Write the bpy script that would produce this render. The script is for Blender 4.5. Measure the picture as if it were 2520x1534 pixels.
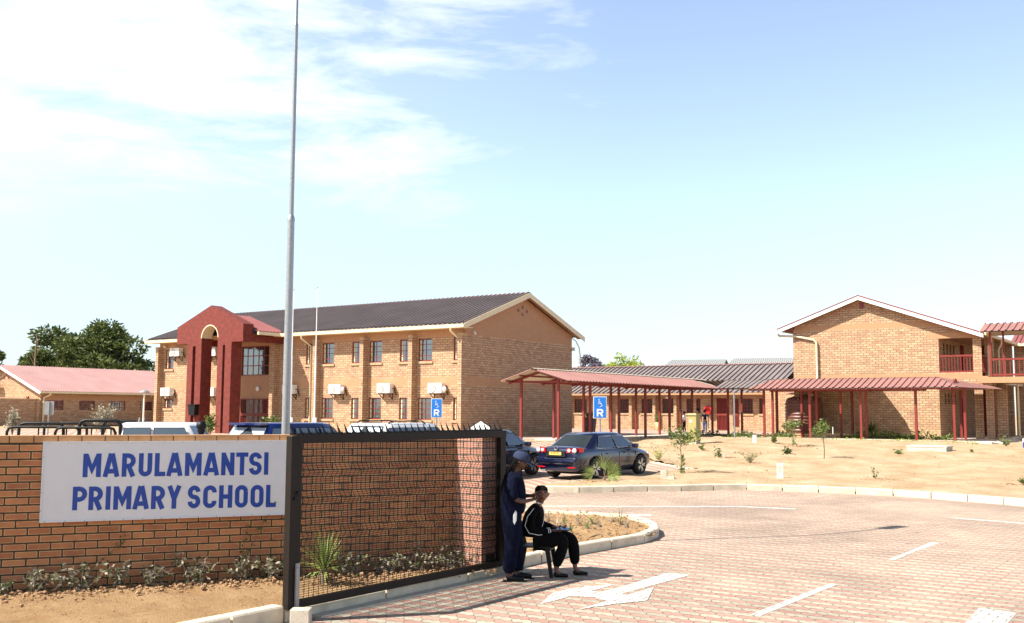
import bpy, bmesh, math, random
from mathutils import Vector, Matrix
R_=math.radians
for o in list(bpy.data.objects): bpy.data.objects.remove(o)
S=bpy.context.scene; C=S.collection
random.seed(7)
# ---------------- camera ----------------
F_PX=2562.0; TILT=R_(5.487); ROLL=0.0054; CX,CY=1260.0,767.0; HC=2.2
axR=Vector((1,0,0)); axF=Vector((0,math.cos(TILT),math.sin(TILT))); axU=Vector((0,-math.sin(TILT),math.cos(TILT)))
_c,_s=math.cos(ROLL),math.sin(ROLL)
cd=bpy.data.cameras.new('camera'); cam=bpy.data.objects.new('camera',cd); C.objects.link(cam)
cd.sensor_width=36; cd.lens=F_PX/2520*36; cd.clip_start=.1; cd.clip_end=3000
X_=axR*_c+axU*_s; Y_=axU*_c-axR*_s; Z_=-axF
cam.matrix_world=Matrix(((X_.x,Y_.x,Z_.x,0),(X_.y,Y_.y,Z_.y,0),(X_.z,Y_.z,Z_.z,HC),(0,0,0,1)))
S.camera=cam
# ---------------- light ----------------
SUND=Vector((.955,.297,0)).normalized(); ELEV=R_(47.5)            # SUND: the way shadows fall on the ground
wd=bpy.data.worlds.new('World'); S.world=wd; wd.use_nodes=True
nt=wd.node_tree; nt.nodes.clear()
def N(nt,t,**k):
    n=nt.nodes.new(t)
    for a,b in k.items(): setattr(n,a,b)
    return n
out=N(nt,'ShaderNodeOutputWorld'); bg=N(nt,'ShaderNodeBackground'); bg.inputs[1].default_value=.132
sky=N(nt,'ShaderNodeTexSky',sky_type='NISHITA'); sky.sun_disc=False; sky.sun_elevation=ELEV
sky.sun_rotation=math.atan2(-SUND.x,-SUND.y); sky.air_density=1.0; sky.dust_density=.8; sky.ozone_density=1.2; sky.altitude=1100
tc=N(nt,'ShaderNodeTexCoord'); L=nt.links.new
# thin cirrus in the western sky: streaky noise, kept to the side of the sky where the photo has it
mp=N(nt,'ShaderNodeMapping'); mp.inputs['Scale'].default_value=(6,6,24); L(tc.outputs['Generated'],mp.inputs[0])
nz=N(nt,'ShaderNodeTexNoise'); nz.inputs['Scale'].default_value=1.0; nz.inputs['Detail'].default_value=9; nz.inputs['Roughness'].default_value=.62; nz.inputs['Distortion'].default_value=.35
L(mp.outputs[0],nz.inputs[0])
sx=N(nt,'ShaderNodeSeparateXYZ'); L(tc.outputs['Generated'],sx.inputs[0])
mx=N(nt,'ShaderNodeMapRange'); mx.inputs[1].default_value=.10; mx.inputs[2].default_value=-.30; L(sx.outputs[0],mx.inputs[0])
mz=N(nt,'ShaderNodeMapRange'); mz.inputs[1].default_value=.14; mz.inputs[2].default_value=.25; L(sx.outputs[2],mz.inputs[0])
mm=N(nt,'ShaderNodeMath',operation='MULTIPLY'); L(mx.outputs[0],mm.inputs[0]); L(mz.outputs[0],mm.inputs[1])
ad=N(nt,'ShaderNodeMath',operation='MULTIPLY_ADD'); L(mm.outputs[0],ad.inputs[0]); ad.inputs[1].default_value=.30; L(nz.outputs[0],ad.inputs[2])
rg=N(nt,'ShaderNodeMapRange'); rg.inputs[1].default_value=.60; rg.inputs[2].default_value=.90; rg.inputs[4].default_value=.8; L(ad.outputs[0],rg.inputs[0])
mx3=N(nt,'ShaderNodeMapRange'); mx3.inputs[1].default_value=.20; mx3.inputs[2].default_value=-.05; L(sx.outputs[0],mx3.inputs[0])
m1=N(nt,'ShaderNodeMath',operation='MULTIPLY'); L(rg.outputs[0],m1.inputs[0]); L(mx3.outputs[0],m1.inputs[1])
m2=N(nt,'ShaderNodeMath',operation='MULTIPLY'); L(m1.outputs[0],m2.inputs[0]); L(mz.outputs[0],m2.inputs[1])
mixc=N(nt,'ShaderNodeMixRGB'); L(m2.outputs[0],mixc.inputs[0]); hs=N(nt,'ShaderNodeHueSaturation'); hs.inputs[1].default_value=.80; ti=N(nt,'ShaderNodeMixRGB',blend_type='MULTIPLY'); ti.inputs[0].default_value=1; ti.inputs[2].default_value=(.96,1.0,1.04,1); L(sky.outputs[0],ti.inputs[1]); L(ti.outputs[0],hs.inputs[4]); L(hs.outputs[0],mixc.inputs[1]); mixc.inputs[2].default_value=(5.8,5.9,6.0,1)
vl=N(nt,'ShaderNodeMapRange'); vl.inputs[1].default_value=.10; vl.inputs[2].default_value=-.45; vl.inputs[3].default_value=.0; vl.inputs[4].default_value=.30; L(sx.outputs[0],vl.inputs[0])
vm=N(nt,'ShaderNodeMixRGB'); L(vl.outputs[0],vm.inputs[0]); L(mixc.outputs[0],vm.inputs[1]); vm.inputs[2].default_value=(3.9,4.5,4.8,1)
zd=N(nt,'ShaderNodeMapRange'); zd.inputs[1].default_value=.40; zd.inputs[2].default_value=.80; zd.inputs[3].default_value=1; zd.inputs[4].default_value=.30; L(sx.outputs[2],zd.inputs[0])  # dims the upper sky, above the view, to cut ambient fill
mz2=N(nt,'ShaderNodeMixRGB',blend_type='MULTIPLY'); mz2.inputs[0].default_value=1; L(vm.outputs[0],mz2.inputs[1]); L(zd.outputs[0],mz2.inputs[2]); lo_=N(nt,'ShaderNodeMapRange'); lo_.inputs[1].default_value=0; lo_.inputs[2].default_value=.2; lo_.inputs[3].default_value=.60; lo_.inputs[4].default_value=1; L(sx.outputs[2],lo_.inputs[0])
mz3=N(nt,'ShaderNodeMixRGB',blend_type='MULTIPLY'); mz3.inputs[0].default_value=1; L(mz2.outputs[0],mz3.inputs[1]); L(lo_.outputs[0],mz3.inputs[2]); L(mz3.outputs[0],bg.inputs[0]); L(bg.outputs[0],out.inputs[0])
sl=bpy.data.lights.new('sun','SUN'); sl.energy=5; sl.angle=R_(.5); sl.color=(1,.955,.88)
so=bpy.data.objects.new('sun',sl); C.objects.link(so)
sd=Vector((SUND.x*math.cos(ELEV),SUND.y*math.cos(ELEV),-math.sin(ELEV)))
so.rotation_euler=sd.to_track_quat('-Z','Y').to_euler(); so.location=(-30,-10,40)
S.view_settings.view_transform='Standard'; S.view_settings.look='None'; S.view_settings.exposure=1.05; S.view_settings.gamma=1
S.render.engine='CYCLES'; S.render.resolution_x=1024; S.render.resolution_y=623
S.cycles.max_bounces=6; S.cycles.transparent_max_bounces=12
# ---------------- pixel and terrain helpers ----------------
AZ=R_(34.54); V=Vector((math.sin(AZ),math.cos(AZ),0)); EX=Vector((math.cos(AZ),-math.sin(AZ),0)); ROT=-AZ
O=Vector((0,0,HC))
def ray(px,py):
    X=px-CX; Y=py-CY; x=_c*X+_s*Y; y=-(-_s*X+_c*Y)
    d=axR*(x/F_PX)+axU*(y/F_PX)+axF
    return d/d.y
def at(px,py,Y): return O+ray(px,py)*Y
TP=((27,0.0),(31,.165),(34,.225),(46,.95)); TC=[p[0] for p in TP]
def T(y):
    if y<=27: return 0.0
    for (a,c),(b,d) in zip(TP,TP[1:]):
        if y<=b: return c+(d-c)*(y-a)/(b-a)
    return .95
def G(px,py,dz=0):
    d=ray(px,py); lo,hi=1.0,400.0
    for i in range(50):
        m=(lo+hi)/2
        if (O+d*m).z>T((O+d*m).y)+dz: lo=m
        else: hi=m
    p=O+d*lo; return p
class Fr:
    def __init__(s,c,e=None):
        s.c=Vector(c); s.e=Vector(e).normalized() if e else EX; s.n=Vector((-s.e.y,s.e.x,0))
    def loc(s,px,py,off=0):
        d=ray(px,py); P=s.c+s.n*off; q=O+d*((P-O).dot(s.n)/d.dot(s.n))-s.c
        return Vector((q.dot(s.e),q.dot(s.n),q.z))
    def side(s,px,py,off=0):
        d=ray(px,py); P=s.c+s.e*off; q=O+d*((P-O).dot(s.e)/d.dot(s.e))-s.c
        return Vector((q.dot(s.e),q.dot(s.n),q.z))
    def w(s,x,y,z=0): return s.c+s.e*x+s.n*y+Vector((0,0,z))
K_=.943
def Kp(p): return O+(Vector(p)-O)*K_
# ---------------- materials ----------------
def _mat(name):
    m=bpy.data.materials.new(name); m.use_nodes=True; nt=m.node_tree; b=nt.nodes['Principled BSDF']; return m,nt,b
def mat(name,col,rough=.6,metal=0,var=.12,vs=6,bump=0,bs=60,spec=None,coat=0,uv=False):
    m,nt,b=_mat(name); L=nt.links.new
    b.inputs['Roughness'].default_value=rough; b.inputs['Metallic'].default_value=metal
    if spec is not None: b.inputs['Specular IOR Level'].default_value=spec
    if coat: b.inputs['Coat Weight'].default_value=coat; b.inputs['Coat Roughness'].default_value=.04
    tc=N(nt,'ShaderNodeTexCoord'); src=tc.outputs['UV' if uv else 'Object']
    if var:
        nz=N(nt,'ShaderNodeTexNoise'); nz.inputs['Scale'].default_value=vs; nz.inputs['Detail'].default_value=6; L(src,nz.inputs[0])
        mr=N(nt,'ShaderNodeMapRange'); mr.inputs[1].default_value=.25; mr.inputs[2].default_value=.75; mr.inputs[3].default_value=1-var; mr.inputs[4].default_value=1+var; L(nz.outputs[0],mr.inputs[0])
        mu=N(nt,'ShaderNodeMixRGB',blend_type='MULTIPLY'); mu.inputs[0].default_value=1; mu.inputs[1].default_value=(*col,1); L(mr.outputs[0],mu.inputs[2]); L(mu.outputs[0],b.inputs[0])
    else: b.inputs[0].default_value=(*col,1)
    if bump:
        n2=N(nt,'ShaderNodeTexNoise'); n2.inputs['Scale'].default_value=bs; n2.inputs['Detail'].default_value=5; L(src,n2.inputs[0])
        bp=N(nt,'ShaderNodeBump'); bp.inputs['Strength'].default_value=.7; bp.inputs['Distance'].default_value=bump; L(n2.outputs[0],bp.inputs['Height']); L(bp.outputs[0],b.inputs['Normal'])
    return m
def brick(name,bw,bh,mo,c1,c2,mc,edge=None,e=.012,vert=False,bump=.006,var=.25):
    m,nt,b=_mat(name); L=nt.links.new; b.inputs['Roughness'].default_value=.85
    tc=N(nt,'ShaderNodeTexCoord'); src=tc.outputs['UV']
    if vert:
        mp=N(nt,'ShaderNodeMapping'); mp.inputs['Rotation'].default_value=(0,0,math.pi/2); L(src,mp.inputs[0]); src=mp.outputs[0]
    def bt(mo,a,bb,mc,bias=0):
        n=N(nt,'ShaderNodeTexBrick'); n.inputs['Scale'].default_value=1; n.inputs['Brick Width'].default_value=bw; n.inputs['Row Height'].default_value=bh
        n.inputs['Mortar Size'].default_value=mo; n.inputs['Mortar Smooth'].default_value=.1; n.inputs['Bias'].default_value=bias
        n.inputs['Color1'].default_value=(*a,1); n.inputs['Color2'].default_value=(*bb,1); n.inputs['Mortar'].default_value=(*mc,1); L(src,n.inputs[0]); return n
    n1=bt(mo,c1,c2,mc); col=n1.outputs[0]
    if edge:
        n2=bt(mo+e,(0,0,0),(0,0,0),(1,1,1)); n2.inputs['Mortar Smooth'].default_value=.6
        nzz=N(nt,'ShaderNodeTexNoise'); nzz.inputs['Scale'].default_value=9; L(src,nzz.inputs[0])
        mr=N(nt,'ShaderNodeMapRange'); mr.inputs[1].default_value=.25; mr.inputs[2].default_value=.5; L(nzz.outputs[0],mr.inputs[0])
        sub=N(nt,'ShaderNodeMath',operation='SUBTRACT'); L(n2.outputs['Fac'],sub.inputs[0]); L(n1.outputs['Fac'],sub.inputs[1])
        sm=N(nt,'ShaderNodeMath',operation='MULTIPLY',use_clamp=True); L(sub.outputs[0],sm.inputs[0]); L(mr.outputs[0],sm.inputs[1])
        mx=N(nt,'ShaderNodeMixRGB'); L(sm.outputs[0],mx.inputs[0]); L(col,mx.inputs[1]); mx.inputs[2].default_value=(*edge,1); col=mx.outputs[0]
    nz=N(nt,'ShaderNodeTexNoise'); nz.inputs['Scale'].default_value=3.5; nz.inputs['Detail'].default_value=8; nz.inputs['Roughness'].default_value=.7; L(src,nz.inputs[0])
    mr=N(nt,'ShaderNodeMapRange'); mr.inputs[1].default_value=.25; mr.inputs[2].default_value=.75; mr.inputs[3].default_value=1-var; mr.inputs[4].default_value=1+var; L(nz.outputs[0],mr.inputs[0])
    mu=N(nt,'ShaderNodeMixRGB',blend_type='MULTIPLY'); mu.inputs[0].default_value=1; L(col,mu.inputs[1]); L(mr.outputs[0],mu.inputs[2])
    # speckles
    sp=N(nt,'ShaderNodeTexNoise'); sp.inputs['Scale'].default_value=70; sp.inputs['Detail'].default_value=2; L(src,sp.inputs[0])
    sr=N(nt,'ShaderNodeMapRange'); sr.inputs[1].default_value=.66; sr.inputs[2].default_value=.72; sr.inputs[3].default_value=1; sr.inputs[4].default_value=.45; L(sp.outputs[0],sr.inputs[0])
    m3=N(nt,'ShaderNodeMixRGB',blend_type='MULTIPLY'); m3.inputs[0].default_value=1; L(mu.outputs[0],m3.inputs[1]); L(sr.outputs[0],m3.inputs[2]); L(m3.outputs[0],b.inputs[0])
    inv=N(nt,'ShaderNodeMath',operation='MULTIPLY_ADD'); L(n1.outputs['Fac'],inv.inputs[0]); inv.inputs[1].default_value=-1; inv.inputs[2].default_value=1
    bp=N(nt,'ShaderNodeBump'); bp.inputs['Strength'].default_value=.9; bp.inputs['Distance'].default_value=bump; L(inv.outputs[0],bp.inputs['Height']); L(bp.outputs[0],b.inputs['Normal'])
    return m
def paving(name,rot,cA,cB,bw=.22,bh=.14,mc=(.16,.11,.08),sand=.35):
    """interlocking pavers: alternating rows of two colours, wavy joints, sand film and worn patches"""
    m,nt,b=_mat(name); L=nt.links.new; b.inputs['Roughness'].default_value=.9
    tc=N(nt,'ShaderNodeTexCoord'); mp=N(nt,'ShaderNodeMapping'); mp.inputs['Rotation'].default_value=(0,0,rot); L(tc.outputs['UV'],mp.inputs[0])
    sp=N(nt,'ShaderNodeSeparateXYZ'); L(mp.outputs[0],sp.inputs[0])
    def wave(s,per,amp):
        a=N(nt,'ShaderNodeMath',operation='PINGPONG'); L(s,a.inputs[0]); a.inputs[1].default_value=per/2
        c=N(nt,'ShaderNodeMath',operation='MULTIPLY'); L(a.outputs[0],c.inputs[0]); c.inputs[1].default_value=amp; return c.outputs[0]
    ay=N(nt,'ShaderNodeMath',operation='ADD'); L(sp.outputs[1],ay.inputs[0]); L(wave(sp.outputs[0],bw/2,.62),ay.inputs[1])
    axn=N(nt,'ShaderNodeMath',operation='ADD'); L(sp.outputs[0],axn.inputs[0]); L(wave(sp.outputs[1],bh,.55),axn.inputs[1])
    cb=N(nt,'ShaderNodeCombineXYZ'); L(axn.outputs[0],cb.inputs[0]); L(ay.outputs[0],cb.inputs[1])
    def bt(a,bb):
        n=N(nt,'ShaderNodeTexBrick'); n.inputs['Scale'].default_value=1; n.inputs['Brick Width'].default_value=bw; n.inputs['Row Height'].default_value=bh
        n.inputs['Mortar Size'].default_value=.006; n.inputs['Mortar Smooth'].default_value=.3
        n.inputs['Color1'].default_value=(*a,1); n.inputs['Color2'].default_value=(*bb,1); n.inputs['Mortar'].default_value=(*mc,1); L(cb.outputs[0],n.inputs[0]); return n
    A=bt(*cA); B=bt(*cB)
    md=N(nt,'ShaderNodeMath',operation='DIVIDE'); L(ay.outputs[0],md.inputs[0]); md.inputs[1].default_value=bh*2
    fr=N(nt,'ShaderNodeMath',operation='FRACT'); L(md.outputs[0],fr.inputs[0])
    gt=N(nt,'ShaderNodeMath',operation='GREATER_THAN'); L(fr.outputs[0],gt.inputs[0]); gt.inputs[1].default_value=.5
    mx=N(nt,'ShaderNodeMixRGB'); L(gt.outputs[0],mx.inputs[0]); L(A.outputs[0],mx.inputs[1]); L(B.outputs[0],mx.inputs[2])
    nz=N(nt,'ShaderNodeTexNoise'); nz.inputs['Scale'].default_value=.45; nz.inputs['Detail'].default_value=8; nz.inputs['Roughness'].default_value=.65; L(mp.outputs[0],nz.inputs[0])
    mr=N(nt,'ShaderNodeMapRange'); mr.inputs[1].default_value=.42; mr.inputs[2].default_value=.72; mr.inputs[4].default_value=sand; L(nz.outputs[0],mr.inputs[0])
    sm=N(nt,'ShaderNodeMixRGB'); L(mr.outputs[0],sm.inputs[0]); L(mx.outputs[0],sm.inputs[1]); sm.inputs[2].default_value=(.40,.30,.19,1)
    n3=N(nt,'ShaderNodeTexNoise'); n3.inputs['Scale'].default_value=22; n3.inputs['Detail'].default_value=6; L(mp.outputs[0],n3.inputs[0])
    r3=N(nt,'ShaderNodeMapRange'); r3.inputs[1].default_value=.3; r3.inputs[2].default_value=.7; r3.inputs[3].default_value=.82; r3.inputs[4].default_value=1.14; L(n3.outputs[0],r3.inputs[0])
    mu=N(nt,'ShaderNodeMixRGB',blend_type='MULTIPLY'); mu.inputs[0].default_value=1; L(sm.outputs[0],mu.inputs[1]); L(r3.outputs[0],mu.inputs[2])
    n4=N(nt,'ShaderNodeTexNoise'); n4.inputs['Scale'].default_value=.32; n4.inputs['Detail'].default_value=7; n4.inputs['Roughness'].default_value=.6; n4.inputs['Distortion'].default_value=.8; L(tc.outputs['UV'],n4.inputs[0])
    r4=N(nt,'ShaderNodeMapRange'); r4.inputs[1].default_value=.35; r4.inputs[2].default_value=.65; r4.inputs[3].default_value=.74; r4.inputs[4].default_value=1.1; L(n4.outputs[0],r4.inputs[0])
    n5=N(nt,'ShaderNodeTexVoronoi'); n5.inputs['Scale'].default_value=1.1; L(mp.outputs[0],n5.inputs[0])
    r5=N(nt,'ShaderNodeMapRange'); r5.inputs[1].default_value=.03; r5.inputs[2].default_value=.10; r5.inputs[3].default_value=.55; r5.inputs[4].default_value=1; L(n5.outputs[0],r5.inputs[0])
    m5=N(nt,'ShaderNodeMixRGB',blend_type='MULTIPLY'); m5.inputs[0].default_value=1; L(r4.outputs[0],m5.inputs[1]); L(r5.outputs[0],m5.inputs[2])
    m6=N(nt,'ShaderNodeMixRGB',blend_type='MULTIPLY'); m6.inputs[0].default_value=1; L(mu.outputs[0],m6.inputs[1]); L(m5.outputs[0],m6.inputs[2]); L(m6.outputs[0],b.inputs[0])
    inv=N(nt,'ShaderNodeMath',operation='MULTIPLY_ADD'); L(A.outputs['Fac'],inv.inputs[0]); inv.inputs[1].default_value=-1; inv.inputs[2].default_value=1
    bp=N(nt,'ShaderNodeBump'); bp.inputs['Strength'].default_value=.9; bp.inputs['Distance'].default_value=.008; L(inv.outputs[0],bp.inputs['Height']); L(bp.outputs[0],b.inputs['Normal'])
    return m
def soil(name,c1,c2,bump=.03,sc=1.0):
    m,nt,b=_mat(name); L=nt.links.new; b.inputs['Roughness'].default_value=.95; b.inputs['Specular IOR Level'].default_value=.2
    tc=N(nt,'ShaderNodeTexCoord'); src=tc.outputs['Object']
    nz=N(nt,'ShaderNodeTexNoise'); nz.inputs['Scale'].default_value=.9*sc; nz.inputs['Detail'].default_value=10; nz.inputs['Roughness'].default_value=.68; L(src,nz.inputs[0])
    cr=N(nt,'ShaderNodeMapRange'); cr.inputs[1].default_value=.35; cr.inputs[2].default_value=.68; L(nz.outputs[0],cr.inputs[0])
    mx=N(nt,'ShaderNodeMixRGB'); L(cr.outputs[0],mx.inputs[0]); mx.inputs[1].default_value=(*c1,1); mx.inputs[2].default_value=(*c2,1)
    n2=N(nt,'ShaderNodeTexNoise'); n2.inputs['Scale'].default_value=26*sc; n2.inputs['Detail'].default_value=8; n2.inputs['Roughness'].default_value=.75; L(src,n2.inputs[0])
    r2=N(nt,'ShaderNodeMapRange'); r2.inputs[1].default_value=.3; r2.inputs[2].default_value=.65; r2.inputs[3].default_value=.62; r2.inputs[4].default_value=1.15; L(n2.outputs[0],r2.inputs[0])
    mu=N(nt,'ShaderNodeMixRGB',blend_type='MULTIPLY'); mu.inputs[0].default_value=1; L(mx.outputs[0],mu.inputs[1]); L(r2.outputs[0],mu.inputs[2]); L(mu.outputs[0],b.inputs[0])
    ad=N(nt,'ShaderNodeMath',operation='MULTIPLY_ADD'); L(nz.outputs[0],ad.inputs[0]); ad.inputs[1].default_value=2.5; L(n2.outputs[0],ad.inputs[2])
    bp=N(nt,'ShaderNodeBump'); bp.inputs['Strength'].default_value=1; bp.inputs['Distance'].default_value=bump; L(ad.outputs[0],bp.inputs['Height']); L(bp.outputs[0],b.inputs['Normal'])
    return m
def leafmat(name,c1,c2,rough=.55):
    m,nt,b=_mat(name); L=nt.links.new; b.inputs['Roughness'].default_value=rough; b.inputs['Specular IOR Level'].default_value=.3
    g=N(nt,'ShaderNodeNewGeometry'); mx=N(nt,'ShaderNodeMixRGB'); L(g.outputs['Random Per Island'],mx.inputs[0]); mx.inputs[1].default_value=(*c1,1); mx.inputs[2].default_value=(*c2,1); L(mx.outputs[0],b.inputs[0])
    b.inputs['Subsurface Weight'].default_value=0
    tr=N(nt,'ShaderNodeBsdfTranslucent'); L(mx.outputs[0],tr.inputs[0]); ms=N(nt,'ShaderNodeMixShader'); ms.inputs[0].default_value=.22
    o=nt.nodes['Material Output']; L(b.outputs[0],ms.inputs[1]); L(tr.outputs[0],ms.inputs[2]); L(ms.outputs[0],o.inputs[0])
    return m
def glassmat(name,tint=(.015,.018,.02),refl=.20):
    m,nt,b=_mat(name); L=nt.links.new; b.inputs[0].default_value=(*tint,1); b.inputs['Roughness'].default_value=.1
    gl=N(nt,'ShaderNodeBsdfGlossy'); gl.inputs['Roughness'].default_value=.06; gl.inputs[0].default_value=(.8,.85,.9,1)
    tc=N(nt,'ShaderNodeTexCoord'); nz=N(nt,'ShaderNodeTexNoise'); nz.inputs['Scale'].default_value=2.2; L(tc.outputs['Object'],nz.inputs[0])
    bp=N(nt,'ShaderNodeBump'); bp.inputs['Strength'].default_value=.25; bp.inputs['Distance'].default_value=.05; L(nz.outputs[0],bp.inputs['Height']); L(bp.outputs[0],gl.inputs['Normal'])
    ms=N(nt,'ShaderNodeMixShader'); ms.inputs[0].default_value=refl; L(b.outputs[0],ms.inputs[1]); L(gl.outputs[0],ms.inputs[2]); L(ms.outputs[0],nt.nodes['Material Output'].inputs[0])
    return m
M={}
M['brick']=brick('face_brick',.30,.118,.015,(.56,.36,.20),(.42,.215,.12),(.20,.12,.08),edge=(.70,.55,.31),e=.012,bump=.01)
M['brickv']=brick('soldier_brick',.23,.085,.011,(.56,.36,.18),(.44,.25,.12),(.34,.26,.18),edge=(.66,.50,.28),e=.012,vert=True)
M['wallbrick']=brick('boundary_brick',.27,.093,.010,(.50,.215,.09),(.34,.125,.055),(.055,.035,.022),edge=(.66,.42,.18),e=.012,bump=.012,var=.22)
M['pierbrick']=brick('pier_brick',.27,.093,.010,(.52,.25,.17),(.44,.20,.13),(.10,.07,.05),edge=(.56,.36,.26),e=.01,bump=.012,var=.15)
M['plaster']=mat('tan_plaster',(.44,.24,.125),.9,var=.08,bump=.01,bs=40)
M['plasterd']=mat('tan_plaster_coarse',(.42,.23,.125),.9,var=.14,vs=14,bump=.02,bs=22)
M['redwall']=mat('oxide_red_plaster',(.165,.028,.018),.9,var=.34,vs=5,bump=.03,bs=14)
M['cream']=mat('cream_paint',(.72,.60,.38),.5,var=.05)
M['white']=mat('white_paint',(.80,.79,.74),.5,var=.04)
M['maroon']=mat('maroon_paint',(.20,.014,.014),.4,var=.08)
M['redsteel']=mat('red_oxide_steel',(.20,.020,.011),.55,var=.12,vs=3)
M['roof']=mat('maroon_roof_sheet',(.25,.088,.085),.6,var=.10,vs=.7,spec=.15)
M['roofl']=mat('faded_pink_maroon_sheet',(.38,.225,.21),.6,var=.10,vs=.7,spec=.15)
M['roofd']=mat('charcoal_maroon_sheet',(.20,.165,.158),.65,var=.14,vs=.7,spec=.12)  # even, greyer sheet tone for the main, classroom and link roofs
M['roofw']=mat('rust_red_walkway_sheet',(.30,.15,.13),.6,var=.12,vs=.9,spec=.15)
M['under']=mat('cream_sheet_underside',(.50,.45,.33),.6,var=.08)
M['glass']=glassmat('window_glass')
M['glassd']=glassmat('dark_car_glass',(.010,.014,.015),.12)
M['curtain']=mat('cream_curtain',(.62,.52,.33),.9)
M['black']=mat('black_steel',(.007,.0065,.006),.5,spec=.25,var=.2)
M['brownblack']=mat('dark_bronze_steel',(.014,.009,.0055),.6,spec=.25,var=.25,vs=4)
M['galv']=mat('galvanised_steel',(.33,.34,.34),.42,metal=.55,var=.16,vs=30)
M['grey']=mat('grey_metal',(.28,.28,.27),.5,var=.1)
M['concrete']=mat('concrete',(.52,.46,.36),.9,var=.16,vs=7,bump=.006,bs=50)
M['kerb']=mat('kerb_concrete',(.62,.54,.40),.9,var=.22,vs=4,bump=.006,bs=40)
M['slab']=mat('pale_slab',(.60,.54,.45),.85,var=.1,vs=2)
M['sand']=soil('sandy_ground',(.40,.265,.145),(.59,.44,.28),.035)
M['soilbed']=soil('orange_soil',(.46,.27,.125),(.60,.39,.20),.05,2.2)
M['clod']=mat('soil_clods',(.34,.20,.10),.95,var=.3,vs=20,bump=.01,bs=60)
M['pave']=paving('entrance_paving',AZ,((.45,.40,.30),(.36,.32,.24)),((.45,.265,.20),(.385,.205,.155)),.25,.145,sand=.22)
M['pave2']=paving('courtyard_paving',AZ+.6,((.50,.41,.31),(.44,.36,.27)),((.44,.25,.18),(.40,.22,.16)),.24,.2,(.3,.2,.15),.3)
def wornpaint():
    m,nt,b=_mat('worn_road_paint'); L=nt.links.new; b.inputs[0].default_value=(.66,.63,.56,1); b.inputs['Roughness'].default_value=.8
    tc=N(nt,'ShaderNodeTexCoord'); n1=N(nt,'ShaderNodeTexNoise'); n1.inputs['Scale'].default_value=9; n1.inputs['Detail'].default_value=8; n1.inputs['Roughness'].default_value=.75; L(tc.outputs['Object'],n1.inputs[0])
    mp=N(nt,'ShaderNodeMapping'); mp.inputs['Rotation'].default_value=(0,0,AZ); L(tc.outputs['Object'],mp.inputs[0])
    br=N(nt,'ShaderNodeTexBrick'); br.inputs['Scale'].default_value=1; br.inputs['Brick Width'].default_value=.22; br.inputs['Row Height'].default_value=.14; br.inputs['Mortar Size'].default_value=.010; L(mp.outputs[0],br.inputs[0])
    ad=N(nt,'ShaderNodeMath',operation='MULTIPLY_ADD'); L(br.outputs['Fac'],ad.inputs[0]); ad.inputs[1].default_value=.16; L(n1.outputs[0],ad.inputs[2])
    r=N(nt,'ShaderNodeMapRange'); r.inputs[1].default_value=.56; r.inputs[2].default_value=.63; L(ad.outputs[0],r.inputs[0])
    tr=N(nt,'ShaderNodeBsdfTransparent'); ms=N(nt,'ShaderNodeMixShader'); L(r.outputs[0],ms.inputs[0]); L(b.outputs[0],ms.inputs[1]); L(tr.outputs[0],ms.inputs[2]); L(ms.outputs[0],nt.nodes['Material Output'].inputs[0]); return m
M['paint']=wornpaint()
M['acw']=mat('off_white_casing',(.74,.73,.68),.45,var=.03)
M['grille']=mat('grey_grille',(.22,.21,.18),.6,var=.1)
M['rubber']=mat('tyre_rubber',(.015,.015,.015),.8,var=.1)
M['alloy']=mat('alloy_rim',(.62,.63,.64),.28,metal=.8,var=.03)
M['chrome']=mat('chrome_trim',(.75,.76,.78),.12,metal=1,var=0)
M['tank']=mat('brown_plastic_tank',(.14,.05,.035),.45,var=.12,vs=3)
M['signw']=mat('sign_face',(.66,.67,.69),.45,var=.03)
M['signblue']=mat('sign_blue_lettering',(.002,.045,.32),.4,var=.05)
M['blue']=mat('road_sign_blue',(.01,.19,.66),.4,var=.04)
M['cab']=mat('olive_cabinet',(.36,.30,.11),.5,var=.08)
M['navy']=mat('navy_uniform_cloth',(.0030,.0045,.016),.95,spec=.12,var=.35,vs=14,bump=.035,bs=11)
M['navycap']=mat('navy_cap_cloth',(.032,.042,.08),.9,spec=.15,var=.25,vs=25)
M['blackcloth']=mat('black_cloth',(.003,.003,.0035),.95,spec=.12,var=.35,vs=14,bump=.03,bs=12)
M['skin']=mat('dark_brown_skin',(.085,.033,.019),.5,var=.12,vs=30)
M['hair']=mat('black_hair',(.004,.0035,.0035),.85,spec=.08,var=.3,vs=60,bump=.004,bs=140)
M['plasticb']=mat('black_plastic',(.005,.005,.006),.5,spec=.25,var=.1)
M['bark']=mat('bark',(.20,.14,.09),.9,var=.25,vs=20)
M['leaf_dark']=leafmat('dark_foliage',(.028,.050,.012),(.17,.20,.055))
M['leaf_mid']=leafmat('mid_foliage',(.06,.11,.025),(.20,.26,.06))
M['leaf_dry']=leafmat('dusty_foliage',(.20,.18,.11),(.50,.45,.34))
M['leaf_lime']=leafmat('lime_foliage',(.22,.28,.03),(.42,.48,.09))
M['leaf_purple']=leafmat('jacaranda_bloom',(.08,.09,.05),(.27,.22,.34))
M['leaf_palm']=leafmat('palm_frond',(.10,.16,.03),(.36,.40,.12))
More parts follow.
